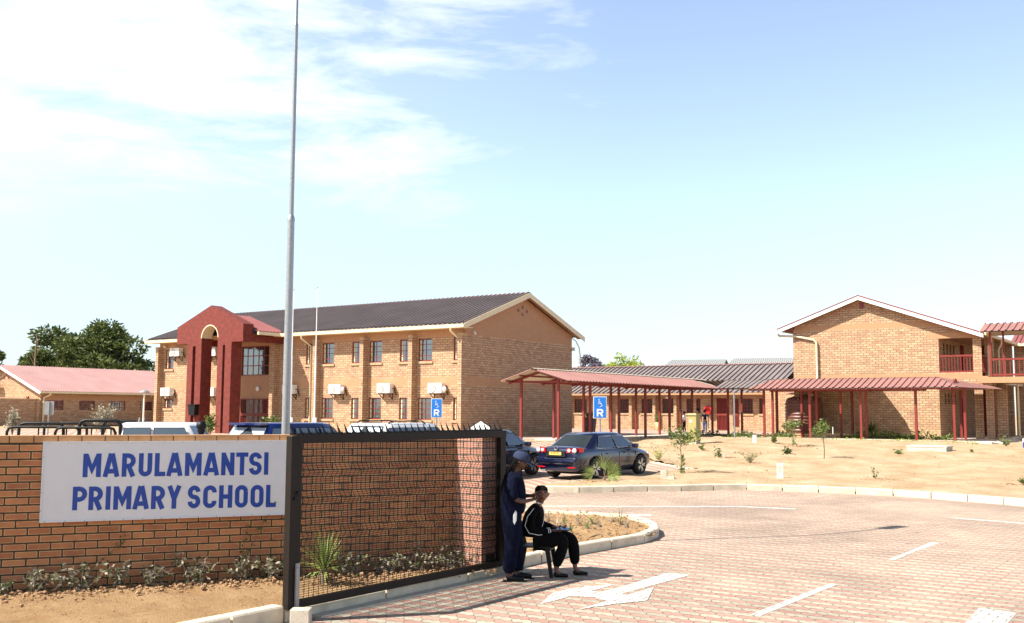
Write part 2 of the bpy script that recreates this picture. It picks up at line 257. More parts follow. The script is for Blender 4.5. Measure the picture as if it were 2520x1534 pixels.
# ---------------- mesh builder ----------------
class B:
    def __init__(s): s.v=[]; s.f=[]; s.m=[]; s.sm=[]
    def add(s,vs,fs,mi=0,sm=False):
        n=len(s.v); s.v+= [tuple(p) for p in vs]; s.f+=[tuple(i+n for i in f) for f in fs]; s.m+=[mi]*len(fs); s.sm+=[sm]*len(fs)
    def quad(s,a,b,c,d,mi=0): s.add((a,b,c,d),((0,1,2,3),),mi)
    def box(s,x0,x1,y0,y1,z0,z1,mi=0,tf=None):
        vs=[Vector((x,y,z)) for z in (z0,z1) for y in (y0,y1) for x in (x0,x1)]
        if tf: vs=[tf@p for p in vs]
        s.add(vs,((0,2,3,1),(4,5,7,6),(0,1,5,4),(2,6,7,3),(0,4,6,2),(1,3,7,5)),mi)
    def prism(s,pts,d,mi=0):
        """pts: 3d polygon, d: extrusion vector"""
        n=len(pts); d=Vector(d); a=[Vector(p) for p in pts]; b=[p+d for p in a]
        s.add(a+b,[tuple(range(n)),tuple(range(2*n-1,n-1,-1))]+[(i,i+n,(i+1)%n+n,(i+1)%n) for i in range(n)],mi)
    def tube(s,pts,r,n=8,mi=0,cap=True,sm=True):
        pts=[Vector(p) for p in pts]; rs=r if isinstance(r,(list,tuple)) else [r]*len(pts); vs=[]; up=None
        for i,p in enumerate(pts):
            t=(pts[min(i+1,len(pts)-1)]-pts[max(i-1,0)]).normalized()
            if up is None: up=Vector((0,0,1)) if abs(t.z)<.9 else Vector((1,0,0))
            a=t.cross(up).normalized(); b=a.cross(t); up=b
            vs+=[p+(a*math.cos(k*2*math.pi/n)+b*math.sin(k*2*math.pi/n))*rs[i] for k in range(n)]
        fs=[(i*n+k,(i+1)*n+k,(i+1)*n+(k+1)%n,i*n+(k+1)%n) for i in range(len(pts)-1) for k in range(n)]
        s.add(vs,fs,mi,sm)
        if cap: s.add(vs[:n],(tuple(range(n)),),mi); s.add(vs[-n:],(tuple(range(n-1,-1,-1)),),mi)
    def bar(s,p,q,w,h,mi=0):
        """rectangular bar from p to q"""
        p,q=Vector(p),Vector(q); t=(q-p).normalized(); up=Vector((0,0,1)) if abs(t.z)<.95 else Vector((0,1,0))
        a=t.cross(up).normalized()*w/2; b=a.cross(t).normalized()*h/2
        s.add([p-a-b,p+a-b,p+a+b,p-a+b,q-a-b,q+a-b,q+a+b,q-a+b],((0,1,2,3),(7,6,5,4),(0,4,5,1),(1,5,6,2),(2,6,7,3),(3,7,4,0)),mi)
    def lathe(s,prof,n=24,mi=0,c=(0,0,0),ax='z',sm=True):
        vs=[]; c=Vector(c)
        for r,h in prof:
            for k in range(n):
                a=k*2*math.pi/n; x,y=r*math.cos(a),r*math.sin(a)
                vs.append(c+(Vector((x,y,h)) if ax=='z' else Vector((x,h,y)) if ax=='y' else Vector((h,x,y))))
        fs=[(i*n+k,i*n+(k+1)%n,(i+1)*n+(k+1)%n,(i+1)*n+k) for i in range(len(prof)-1) for k in range(n)]
        s.add(vs,fs,mi,sm)
        if prof[0][0]>1e-4: s.add(vs[:n],(tuple(range(n-1,-1,-1)),),mi)
        if prof[-1][0]>1e-4: s.add(vs[-n:],(tuple(range(n)),),mi)
    def leaf(s,p,d,l,w,mi=0,nrm=None):
        d=Vector(d).normalized(); r=Vector(nrm) if nrm is not None else Vector((random.uniform(-1,1),random.uniform(-1,1),random.uniform(-.3,1)))
        a=d.cross(r)
        if a.length<1e-3: a=Vector((1,0,0))
        a=a.normalized()*w/2; p=Vector(p)
        s.add((p,p+d*l*.5+a,p+d*l,p+d*l*.5-a),((0,1,2,3),),mi)
    def build(s,name,mats,parent=None,loc=None,rz=0,fix=False,bevel=0):
        me=bpy.data.meshes.new(name); me.from_pydata(s.v,[],s.f)
        if not isinstance(mats,(list,tuple)): mats=[mats]
        for m in mats: me.materials.append(M[m] if isinstance(m,str) else m)
        me.polygons.foreach_set('material_index',s.m); me.polygons.foreach_set('use_smooth',s.sm)
        me.update()
        if fix:
            bm=bmesh.new(); bm.from_mesh(me); bmesh.ops.remove_doubles(bm,verts=bm.verts,dist=1e-5); bmesh.ops.recalc_face_normals(bm,faces=bm.faces)
            if bevel: bmesh.ops.bevel(bm,geom=[e for e in bm.edges if e.is_manifold and e.calc_face_angle(0)>.5],offset=bevel,segments=2,affect='EDGES',profile=.6)
            bm.to_mesh(me); bm.free()
        uv=me.uv_layers.new(name='UVMap'); dat=uv.data
        for p in me.polygons:
            n=p.normal; k=2 if abs(n.z)>.75 else (1 if abs(n.y)>=abs(n.x) else 0)
            for li in p.loop_indices:
                c=me.vertices[me.loops[li].vertex_index].co
                dat[li].uv=(c.x,c.y) if k==2 else ((c.x,c.z) if k==1 else (c.y,c.z))
        o=bpy.data.objects.new(name,me); C.objects.link(o)
        if parent: o.parent=parent
        if loc is not None: o.location=loc
        o.rotation_euler.z=rz
        return o
def tag(o,label=None,cat=None,group=None,kind=None):
    if label: o['label']=label
    if cat: o['category']=cat
    if group: o['group']=group
    if kind: o['kind']=kind
    return o
def thing(name,label,cat,loc=(0,0,0),rz=0,group=None):
    o=bpy.data.objects.new(name,None); C.objects.link(o); o.location=loc; o.rotation_euler.z=rz; o.empty_display_size=.2
    return tag(o,label,cat,group)
def copytree(o,parent=None):
    c=o.copy(); C.objects.link(c); c.parent=parent
    for ch in list(o.children): copytree(ch,c)
    return c
# ================= ground, paving, kerbs =================
def cutmesh(poly,cuts,z,name,m,kind='structure',thick=0):
    bm=bmesh.new(); vs=[bm.verts.new((p[0],p[1],0)) for p in poly]; bm.faces.new(vs)
    for y in cuts:
        bmesh.ops.bisect_plane(bm,geom=bm.verts[:]+bm.edges[:]+bm.faces[:],plane_co=(0,y,0),plane_no=(0,1,0))
    for v in bm.verts: v.co.z=T(v.co.y)+z
    bmesh.ops.recalc_face_normals(bm,faces=bm.faces)
    for f in bm.faces:
        if f.normal.z<0: f.normal_flip()
    bb=B(); bm.verts.ensure_lookup_table(); idx={v:i for i,v in enumerate(bm.verts)}
    bb.add([v.co[:] for v in bm.verts],[tuple(idx[v] for v in f.verts) for f in bm.faces]); bm.free()
    return tag(bb.build(name,m),kind=kind)
def inpoly(x,y,P):
    c=False; n=len(P)
    for i in range(n):
        a,b=P[i],P[(i+1)%n]
        if (a[1]>y)!=(b[1]>y) and x<(b[0]-a[0])*(y-a[1])/(b[1]-a[1])+a[0]: c=not c
    return c
from mathutils import noise
def rough(poly,cell,amp,z,name,m,fq=1.0,edge=None,label=None):
    """soil sheet with real undulation"""
    xs=[p[0] for p in poly]; ys=[p[1] for p in poly]; x0,y0=min(xs),min(ys); nx=int((max(xs)-x0)/cell)+2; ny=int((max(ys)-y0)/cell)+2
    vs=[];fs=[];idx={}
    def vid(i,j):
        if (i,j) not in idx:
            x,y=x0+i*cell,y0+j*cell; h=noise.fractal(Vector((x*fq,y*fq,3.1)),.9,2.1,6)
            idx[(i,j)]=len(vs); vs.append((x,y,T(y)+z+h*amp))
        return idx[(i,j)]
    for i in range(nx):
        for j in range(ny):
            if inpoly(x0+(i+.5)*cell,y0+(j+.5)*cell,poly): fs.append((vid(i,j),vid(i+1,j),vid(i+1,j+1),vid(i,j+1)))
    b=B(); b.add(vs,fs,0,True); return tag(b.build(name,m),kind='structure')
cutmesh([(-500,-40),(500,-40),(500,900),(-500,900)],TC,-.012,'ground',M['sand'])
g=lambda x,y:G(x,y)
GL=G(708,1503); 
KL=G(764,1517)-EX*.0
def gl(t): return KL+V*(t-.28)          # along the kerb below the gate
farK=[G(x,y) for x,y in ((1338,1212),(1420,1213),(1500,1212),(1600,1210),(1700,1209),(1800,1206),(1850,1207),(1920,1209),(2000,1212),(2100,1216),(2200,1221),(2300,1228),(2400,1236),(2520,1246),(2700,1268),(2900,1300))]
road=[gl(-14)-EX*.1,gl(4.6)-EX*.1,gl(6.0)-EX*.6]+[Vector((-3,21,0)),G(1325,1212)]+farK+[Vector((40,20,0)),Vector((40,-8,0))]
cutmesh([(p[0],p[1]) for p in road],TC,0,'road',M['pave'])
edge=[G(x,y) for x,y in ((1330,1196),(1620,1166),(1714,1157),(1600,1137),(1545,1112),(1500,1098))]
cp=[Vector((-45,4,0)),Vector((-3,17,0)),G(1325,1212)]+edge+[Vector((4.2,46,0)),Vector((-1.0,45.2,0)),Vector((-2.5,49,0)),Vector((-20,61,0)),Vector((-60,80,0)),Vector((-60,4,0))]
cutmesh([(p[0],p[1]) for p in cp],TC,-.006,'car_park',M['pave2'])
# far courtyard between the blocks
A0=Vector((-2.33,51,.9)); A_=Fr(A0); W0=Vector((.42,45.25,.93)); W_=Fr(W0); MB0=Vector((4.52,80.1,.95)); M_=Fr(MB0); B0=Vector((15.22,56.24,.95)); B_=Fr(B0)
cy=[W_.w(-.9,-.9),W_.w(-.7,0)]+[A_.w(.3,0),A_.w(.3,12),M_.w(-4,0),M_.w(19,0),B_.w(-1,3),W_.w(8,16),W_.w(2.4,17)]
cutmesh([(p.x,p.y) for p in cy[1:]],(46,),.0,'courtyard_paving',M['pave2'])
# raised walkway slabs
def slab(name,F,x0,x1,y0,y1,z0=-.9,z1=.07,m='slab'):
    b=B(); b.box(x0,x1,y0,y1,z0,z1); return tag(b.build(name,[m],loc=F.c,rz=ROT),kind='structure')
slab('walkway_slab',W_,-.35,2.45,1.6,18.6)
slab('walkway_edging',W_,2.45,2.60,1.6,14.0,-.9,.05,'brickv')
Q0=Vector((16.2,48.47,.95)); Q_=Fr(Q0)
slab('path_slab',Q_,-6.6,3.2,-.35,2.2,-.9,.05)
slab('path_edging',Q_,-6.6,3.2,-.50,-.35,-.9,.035,'brickv')
b=B(); b.box(3.2,5.6,-.45,5.8,-.9,.06); b.prism([(5.6,-.45,-.5),(7.4,5.6,-.5),(7.4,5.8,.2),(5.6,5.8,.2),(5.6,-.45,.05)],(.02,0,0)); tag(b.build('entrance_slab',['slab'],loc=Q0,rz=ROT),kind='structure')
# garden sand: undulating sheet between kerb and walkways
gp=[(p[0]+0,p[1]+.24) for p in farK]
garden=[(edge[0].x,edge[0].y)]+gp+[(40,26),(46,60),(30,56)]+[(Q_.w(9,5.6).x,Q_.w(9,5.6).y),(Q_.w(5.7,-.4).x,Q_.w(5.7,-.4).y),(Q_.w(-6.7,-.5).x,Q_.w(-6.7,-.5).y),(W_.w(2.62,13.8).x,W_.w(2.62,13.8).y),(W_.w(2.62,1.5).x,W_.w(2.62,1.5).y)]+[(p.x,p.y) for p in reversed(edge[1:])]
rough(garden,.3,.06,.055,'garden_sand',M['sand'],.55)
# kerbs
def resample(P,step):
    out=[P[0].copy()]; acc=0
    for a,b in zip(P,P[1:]):
        L=(b-a).length; d=step-acc
        while d<=L: out.append(a+(b-a)*d/L); d+=step
        acc=(acc+L)%step if True else 0
    return out
def kerb(name,P,w=.14,h=.15,stone=.95,side=1,base=-.1,gap=.03,m='kerb'):
    pts=resample([Vector((p[0],p[1],0)) for p in P],stone)
    if (Vector((P[-1][0],P[-1][1],0))-pts[-1]).length>.15: pts.append(Vector((P[-1][0],P[-1][1],0)))
    b=B()
    for p,q in zip(pts,pts[1:]):
        t=(q-p).normalized(); n=Vector((-t.y,t.x,0))*side; p=p+t*gap/2; q=q-t*gap/2
        zp,zq=T(p.y),T(q.y); j=random.uniform(-.006,.006); c=.018
        def sec(o,z): return [o+Vector((0,0,z+base)),o+Vector((0,0,z+h-c+j)),o+n*c+Vector((0,0,z+h+j)),o+n*w+Vector((0,0,z+h+j)),o+n*w+Vector((0,0,z+base))]
        a=sec(p,zp); d=sec(q,zq)
        b.add(a+d,[(0,1,2,3,4)[::-1],(5,6,7,8,9)]+[(i,i+5,(i+1)%5+5,(i+1)%5)[::-1] for i in range(5)])
    return tag(b.build(name,[m],fix=True),kind='structure')
kerb('garden_kerb',farK,.14,.17)
kerb('garden_edging',[(p.x,p.y) for p in edge[:4]],.06,.035,.95)
pk=[G(x,y) for x,y in ((1243,1407),(1310,1391),(1400,1370),(1500,1352),(1580,1338),(1612,1332),(1622,1322),(1618,1308))]
pkb=[G(x,y) for x,y in ((1618,1308),(1596,1296),(1556,1285),(1480,1279),(1400,1276),(1330,1272),(1260,1268))]
kerb('island_kerb',pk,.15,.155,1.0)
kerb('island_back_kerb',pkb,.14,.15,.9)
isl=[(p.x,p.y) for p in pk+pkb[1:]]+[(G(1230,1270).x,G(1230,1270).y),(G(1200,1330).x,G(1200,1330).y)]
isl=[(x*.995+.0*1,y+.02) for x,y in isl]
rough(isl,.05,.05,.10,'island_soil',M['soilbed'],2.6)
# entrance kerb under the gate, running down to the picture's corner
b=B()
kerb('entrance_kerb',[gl(-12),gl(-9),gl(-6),gl(-3),gl(-.1)],.16,.165,1.6,side=1)
kerb('gate_kerb',[gl(-.1),gl(4.0)],.16,.12,1.6,side=1)
b.box(.02,.16,-.0,4.1,-.1,.02); tag(b.build('gate_track_strip',['concrete'],loc=KL,rz=ROT),kind='structure')
SW0=Vector((-6.19,12.89,0)); SW_=Fr(SW0,(.9217,.388,0))
bed=[gl(-12)-EX*.12,gl(4.0)-EX*.12]+[Kp(SW_.w(5.9,.05)),Kp(SW_.w(-12,.05))]
bp=[(p.x,p.y) for p in bed]
def bedz(): pass
rough(bp,.055,.035,.10,'planting_bed_soil',M['soilbed'],1.9)
# clods of soil along the foot of the wall
random.seed(3)
b=B()
def clod(b,p,r):
    vs=[Vector(p)+Vector((math.cos(a)*math.cos(e),math.sin(a)*math.cos(e),math.sin(e)*.7))*r*random.uniform(.6,1.2) for e,a in [(1.5,0)]+[(.4,k*1.257+random.random()) for k in range(5)]+[(-.6,k*1.257) for k in range(5)]]
    b.add(vs,[(0,1+k,1+(k+1)%5) for k in range(5)]+[(1+k,6+k,6+(k+1)%5,1+(k+1)%5) for k in range(5)])
for i in range(1500):
    x=random.uniform(-3,6.2); y=-abs(random.gauss(.22,.28))-.03; p=Kp(SW_.w(x,y)); p.z=.115+random.uniform(-.02,.03); clod(b,p,random.uniform(.007,.032)*(1 if random.random()<.9 else 1.5))
for i in range(1500):
    t=random.random(); q=Kp(SW_.w(random.uniform(-3,6),-random.uniform(.2,2.8))); q.z=.11
    if inpoly(q.x,q.y,bp): clod(b,q,random.uniform(.004,.012))
tag(b.build('soil_clods',['clod']),kind='stuff')
b=B()
for i in range(1400):
    x,y=random.uniform(-1.5,3),random.uniform(14.5,23)
    if inpoly(x,y,isl): clod(b,(x,y,.13+random.uniform(-.01,.03)),random.uniform(.01,.035))
tag(b.build('island_clods',['clod']),kind='stuff')
b=B(); random.seed(12)
for i in range(2600):
    x,y=random.uniform(2,26),random.uniform(29,48)
    if inpoly(x,y,garden): clod(b,(x,y,T(y)+.05+random.uniform(-.01,.03)),random.uniform(.008,.024)*(1 if random.random()<.97 else 2.2))
tag(b.build('sand_debris',['clod']),kind='stuff')
b=B()
for i in range(420):
    x,y=random.uniform(-1,9),random.uniform(9,28)
    if inpoly(x,y,[(p[0],p[1]) for p in road]): clod(b,(x,y,.004),random.uniform(.004,.014))
tag(b.build('road_grit',['clod']),kind='stuff')
# painted road markings
def paintpoly(name,pts,z=.004):
    vs=[G(x,y) for x,y in pts]; b=B(); b.add([(p.x,p.y,T(p.y)+z) for p in vs],[tuple(range(len(vs)))])
    o=b.build(name,['paint']); 
    if o.data.polygons[0].normal.z<0: o.data.flip_normals()
    return tag(o,kind='structure')
s2=lambda x,y:(1300+x*.1623,1300+y*.1623); s1=lambda x,y:(1700+x*.2029,1300+y*.2029); s3=lambda x,y:(2100+x*.236,1180+y*.236); s8=lambda x,y:(1300+x*.4951,1160+y*.4951)
paintpoly('road_arrow_marking',[s2(*p) for p in ((2100,680),(2450,715),(1950,850),(1500,975),(1390,1000),(1050,1080),(1000,1000),(1280,930),(1560,850))])
paintpoly('road_arrow_head_marking',[s2(*p) for p in ((180,1160),(370,990),(700,915),(1330,855),(940,965),(1390,990),(1500,1022),(1210,1108),(1050,1085),(1020,1055),(860,1052),(630,1040),(420,1100))],.006)
paintpoly('road_arrow_head_marking',[s2(*p) for p in ((770,1240),(1210,1110),(1390,990),(1500,1025),(1905,905),(1800,1108),(1300,1160))],.008)
paintpoly('lane_dash_marking',[s1(*p) for p in ((1680,675),(1780,685),(840,1070),(720,1055))])
paintpoly('lane_dash_marking',[s3(*p) for p in ((800,660),(900,665),(620,765),(440,845),(360,835),(580,755))])
paintpoly('road_block_marking',[s3(*p) for p in ((1310,1345),(1705,1395),(1480,1640),(1060,1620))])
paintpoly('lane_line_marking',[s3(*p) for p in ((980,402),(1110,405),(1780,456),(1780,466),(1110,414))])
paintpoly('bay_line_marking',[s8(*p) for p in ((60,208),(610,216),(610,223),(60,213))])
paintpoly('bay_line_marking',[s8(*p) for p in ((80,172),(600,174),(1040,174),(1330,186),(1330,190),(1040,178),(600,178),(80,176))])
# ================= building kit =================
def wall(b,o,a,W,z0,z1,ops,n,mi,depth=.22,xs=(),zs=()):
    """o: base point, a: unit horizontal, n: outward normal. ops: (x0,x1,z0,z1) openings. mi(x,z)->material index"""
    o,a,n=Vector(o),Vector(a),Vector(n); X=sorted({0,W,*xs,*[k for p in ops for k in p[:2]]}); Z=sorted({z0,z1,*zs,*[k for p in ops for k in p[2:4]]})
    P=lambda x,z,d=0:o+a*x+Vector((0,0,z))-n*d
    fl=a.cross(Vector((0,0,1))).dot(n)>0
    def q(*p,m): b.quad(*(p if fl else p[::-1]),m)
    for x0,x1 in zip(X,X[1:]):
        for c0,c1 in zip(Z,Z[1:]):
            mx,mz=(x0+x1)/2,(c0+c1)/2
            if x0<0 or x1>W or c0<z0 or c1>z1 or any(p[0]<mx<p[1] and p[2]<mz<p[3] for p in ops): continue
            q(P(x0,c0),P(x1,c0),P(x1,c1),P(x0,c1),m=mi(mx,mz))
    for x0,x1,c0,c1 in ops:
        m=mi((x0+x1)/2,c0-.05)
        q(P(x0,c0),P(x0,c0,depth),P(x1,c0,depth),P(x1,c0),m=m); q(P(x0,c1),P(x1,c1),P(x1,c1,depth),P(x0,c1,depth),m=m)
        q(P(x0,c0),P(x0,c1),P(x0,c1,depth),P(x0,c0,depth),m=m); q(P(x1,c0),P(x1,c0,depth),P(x1,c1,depth),P(x1,c1),m=m)
def slabbox(b,o,a,n,x0,x1,z0,z1,d0,d1,mi=0):
    """box in wall coordinates; d measured outward"""
    o,a,n=Vector(o),Vector(a),Vector(n); z=Vector((0,0,1))
    p=[o+a*x+n*d+z*h for h in (z0,z1) for d in (d0,d1) for x in (x0,x1)]
    b.add(p,((0,2,3,1),(4,5,7,6),(0,1,5,4),(2,6,7,3),(0,4,6,2),(1,3,7,5)),mi)
def window(par,o,a,n,x0,x1,z0,z1,cols,rows,curtain=True,sill=True,bar=.028,fr=.055,big=None,fm='maroon'):
    d=-.07; f=B(); e=.003
    slabbox(f,o,a,n,x0+e,x0+fr,z0+e,z1-e,d-.04,d); slabbox(f,o,a,n,x1-fr,x1-e,z0+e,z1-e,d-.04,d)
    slabbox(f,o,a,n,x0+fr,x1-fr,z0+e,z0+fr,d-.04,d-.002); slabbox(f,o,a,n,x0+fr,x1-fr,z1-fr,z1-e,d-.04,d-.002)
    for i in range(1,cols):
        x=x0+(x1-x0)*i/cols; w=bar if not(big and i in big) else bar*2; slabbox(f,o,a,n,x-w/2,x+w/2,z0+fr,z1-fr,d-.036,d-.004)
    for j in range(1,rows):
        z=z0+(z1-z0)*j/rows; slabbox(f,o,a,n,x0+fr,x1-fr,z-bar/2,z+bar/2,d-.034,d-.006)
    w=f.build('window',[fm],par)
    g_=B(); slabbox(g_,o,a,n,x0+fr*.6,x1-fr*.6,z0+fr*.6,z1-fr*.6,d-.028,d-.022); g_.build('pane',['glass'],w)
    if curtain:
        c=B(); k=(x1-x0)*.13; slabbox(c,o,a,n,x0+fr,x0+fr+k,z0+fr,z1-fr,d-.021,d-.012); c.build('curtain',['curtain'],w)
    if sill:
        s_=B(); slabbox(s_,o,a,n,x0-.07,x1+.05,z0-.12,z0-.005,-.05,.06); s_.build('sill',['brickv'],w)
    return w
def ribs(b,e0,e1,r0,r1,pitch=.25,h=.055,tw=.035,sd=.014,mi=0):
    e0,e1,r0,r1=map(Vector,(e0,e1,r0,r1)); a=(e1-e0); W=a.length; a.normalize()
    s=(r0-e0); s=s-a*s.dot(a); H=s.length; s.normalize(); n=a.cross(s)
    if n.z<0: n=-n
    a0=(r0-e0).dot(a); a1=(r1-e0).dot(a)
    def t(x):
        k=1.0
        if a0>1e-4: k=min(k,x/a0)
        if W-a1>1e-4: k=min(k,(W-x)/(W-a1))
        return H*max(k,0)
    def t0(x): return 0
    pr=[]; x=0; pan=pitch-tw-2*sd
    while x<W:
        pr+=[(x,0),(x+pan,0),(x+pan+sd,h),(x+pan+sd+tw,h)]; x+=pitch
    pr=[p for p in pr if p[0]<=W]+[(W,0)]
    vs=[]
    for x,hh in pr: p=e0+a*x+n*hh; vs+=[p,p+s*t(x)]
    b.add(vs,[(2*i,2*i+2,2*i+3,2*i+1) for i in range(len(pr)-1)],mi)
def capstrip(b,p,q,w=.16,mi=0,up=.05):
    p,q=Vector(p),Vector(q); t=(q-p).normalized(); a=t.cross(Vector((0,0,1))).normalized()*w; dz=Vector((0,0,-w*.34)); u=Vector((0,0,up))
    b.add([p-a+dz+u,p+u,p+a+dz+u,q-a+dz+u,q+u,q+a+dz+u],((0,1,4,3),(1,2,5,4)),mi)
def aircon(par_loc,rz,name_label,F,x,z,face=None,s=1.0):
    """split unit outdoor casing on brackets"""
    t=thing('air_conditioner',name_label,'air conditioner',F.w(x,0,z),rz,'air conditioner units on the red portal block')
    w,h,d=.86*s,.50*s,.34*s
    b=B(); b.box(0,w,-.06-d,-.06,0,h); b.build('casing',['acw'],t,fix=True,bevel=.02)
    g_=B(); c=Vector((w*.36,-.06-d-.004,h*.5))
    g_.lathe([(.20*s,0),(.20*s,-.012),(.0,-.012)],20,0,c,'y'); gr=g_.build('fan_grille',['grille'],t)
    k=B()
    for i in range(7): k.bar(c+Vector((0,-.016,0)),c+Vector((math.cos(i*.9)*.19*s,-.016,math.sin(i*.9)*.19*s)),.02,.006)
    k.lathe([(.21*s,-.018),(.19*s,-.018)],20,0,c,'y'); k.build('fan_guard',['acw'],gr)
    for xx in (.12*w,.85*w):
        r=B(); r.bar((xx,0,-.02),(xx,-.06-d,-.02),.035,.035); r.bar((xx,0,-.30),(xx,-.05-d*.8,-.03),.03,.03); r.bar((xx,-.012,-.32),(xx,-.012,0),.035,.02); r.build('bracket',['black'],t)
    p=B(); p.tube([(w+.0,-.2,h*.5),(w+.10,-.12,h*.45),(w+.12,-.05,.0),(w+.12,-.03,-.1)],.022,6); p.build('pipe',['black'],t)
    return t
# ================= red portal block (main two-storey building) =================
mb=thing('school_building','long two-storey tan brick block with red arched portal and dark maroon roof','building',A0,ROT)
WX=-23.62; WW=23.72
wins=[]  # x0,x1,z0,z1,cols,rows
for x0,x1,c in ((-10.89,-10.22,2),(-9.66,-8.78,2),(-7.46,-6.78,2),(-6.25,-5.36,2),(-4.14,-3.46,2),(-2.92,-2.01,2),(-.66,-.13,2)):
    wins+=[(x0,x1,.86,1.97,c,4),(x0,x1,3.80,4.93,c,4)]
wins+=[(-23.02,-22.25,1.38,1.97,2,2),(-23.02,-22.25,3.77,4.95,2,4),(-19.55,-18.86,.86,1.97,2,4),(-19.55,-18.86,3.82,4.93,2,4),(-16.14,-13.83,3.27,4.95,5,3),(-16.05,-13.78,.09,1.95,2,1)]
def mi(x,z):
    x=x+WX
    if -16.6<x<-13.55: return 2
    if z>4.99 or 2.57<z<3.0: return 1
    return 0
b=B(); wall(b,(WX,0,0),(1,0,0),WW,-1.0,5.6,[(w[0]-WX,w[1]-WX,w[2],w[3]) for w in wins],(0,-1,0),mi,zs=(2.57,3.0,4.99),xs=(-16.6-WX,-13.55-WX))
# end walls and back
mg=lambda x,z:1 if (z>5.06 or 2.57<z<3.0) else 0
wall(b,(.10,0,0),(0,1,0),10.0,-1.0,5.6,[],(1,0,0),mg,zs=(2.57,3.0,5.06))
wall(b,(WX,0,0),(0,1,0),10.0,-1.0,5.6,[],(-1,0,0),mg,zs=(2.57,3.0,5.06))
wall(b,(WX,10,0),(1,0,0),WW,-1.0,5.6,[],(0,1,0),mg,zs=(2.57,3.0,5.06))
b.add([(.10,0,5.6),(.10,10,5.6),(.10,5,7.38)],((0,1,2),),1); b.add([(WX,0,5.6),(WX,10,5.6),(WX,5,7.38)],((0,2,1),),1)
b.build('wall',['brick','plaster','plasterd'],mb)
for w in wins[:-2]:
    window(mb,(0,0,0),(1,0,0),(0,-1,0),*w)
window(mb,(0,0,0),(1,0,0),(0,-1,0),*wins[-2],curtain=False,sill=False,bar=.05,fr=.06)
# double security gate in the entrance
gx0,gx1,gz0,gz1=wins[-1][:4]; sg=B()
for x in (gx0,gx1-.05,(gx0+gx1)/2-.03): sg.box(x,x+.05,-.06,-.01,gz0,gz1)
for z in (gz0,gz1-.05): sg.box(gx0,gx1,-.058,-.012,z,z+.05)
sg.box(gx0,gx1,-.065,-.005,.98,1.12)
sg.build('security_gate',['redsteel'],mb)
sg2=B(); k=24
for i in range(1,k): x=gx0+(gx1-gx0)*i/k; sg2.box(x-.011,x+.011,-.045,-.022,gz0+.05,gz1-.05)
sb=sg2.build('gate_bars',['redsteel'],mb)
dk=B(); dk.box(gx0+.01,gx1-.01,.14,.2,gz0,gz1); dk.build('entrance_door',['glassd'],mb)
# fins (brick buttresses)
for x1 in (-23.28,-13.0,-9.79,-6.34,-3.03,.102):
    f=B(); wd_=.25 if x1!=-13.0 else .38; f.box(x1-wd_,x1,-.36,.0,-1,5.0); f.box(x1-wd_-.012,x1+.012,-.375,-.002,5.0,5.12,1); f.build('buttress',['brick','brickv'],mb)
# roof
RX0,RX1=-24.1,.52; ey,ez,ry,rz_=-.68,5.545,5.0,7.56
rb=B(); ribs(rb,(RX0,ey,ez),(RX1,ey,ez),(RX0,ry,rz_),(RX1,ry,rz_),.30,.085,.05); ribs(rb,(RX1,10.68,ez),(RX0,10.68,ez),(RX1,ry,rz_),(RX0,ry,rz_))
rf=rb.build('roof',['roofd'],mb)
rc=B(); capstrip(rc,(RX0,ry,rz_),(RX1,ry,rz_),.2); rc.build('ridge_cap',['roofw'],rf)
fb=B(); fb.box(RX0,RX1,ey-.10,ey+.02,ez-.20,ez-.03); fb.box(RX0,RX1,ey-.02,.0,ez-.19,ez-.16); fb.build('gutter',['cream'],mb)
for xx,nm in ((RX1,1),(RX0-.03,0)):
    bb=B()
    for y0,z0,y1,z1 in ((ey-.02,ez-.02,ry,rz_-.02),(10.7,ez-.02,ry,rz_-.02)):
        bb.prism([(xx,y0,z0-.24),(xx,y1,z1-.24),(xx,y1,z1+.03),(xx,y0,z0+.03)],(.03,0,0))
    bb.build('barge_board',['cream'],mb)
sf=B()
for xa,xb in ((.105,RX1-.003),(RX0+.003,WX-.005)):
    sf=B(); sf.add([(xa,ey,ez-.1),(xb,ey,ez-.1),(xb,ry,rz_-.1),(xa,ry,rz_-.1)],((0,1,2,3),)); sf.add([(xa,10.6,ez-.1),(xb,10.6,ez-.1),(xb,ry,rz_-.1),(xa,ry,rz_-.1)],((0,1,2,3),))
    sf.build('soffit',['plaster'],mb)
for xx,full in ((-.30,1),(-10.55,0)):
    d=B(); pts=[(xx,ey-.04,ez-.2),(xx,ey-.04,ez-.35),(xx+.12,-.08,ez-.75),(xx+.12,-.08,.0 if full else .0)]; d.tube(pts,.055,8); d.build('downpipe',['cream'],mb)
for y,z in ((4.55,6.62),(4.95,6.8),(5.35,6.62),(4.95,6.42)):
    vt=B(); vt.box(.09,.112,y-.08,y+.08,z-.08,z+.08); vt.build('vent',['tank'],mb)
for (x,y,z) in ((-14.62,-.02,2.51),(-7.85,-.25,2.41),(-1.0,-.25,2.37),(-22.05,-.12,2.36)):
    l=B(); l.lathe([(.03,.0),(.13,-.01),(.15,-.05),(.12,-.09),(0,-.11)],16,0,(x,y,z),'y')
    if y<-.1: l.tube([(x,0,z),(x,y,z)],.02,6)
    l.build('wall_light',['acw'],mb)
l=B(); l.box(.10,.25,10.0,10.12,4.75,4.95); l.box(.10,.2,.55,.65,5.15,5.25); l.tube([(.2,.5,5.2),(.35,.45,5.1)],.05,8); l.build('floodlight',['acw'],mb)
l=B(); l.tube([(-23.0,-.05,5.2),(-22.9,-.25,5.15)],.05,8); l.tube([(-22.9,-.25,5.15),(-22.75,-.3,5.1)],.06,8); l.build('floodlight',['acw'],mb)
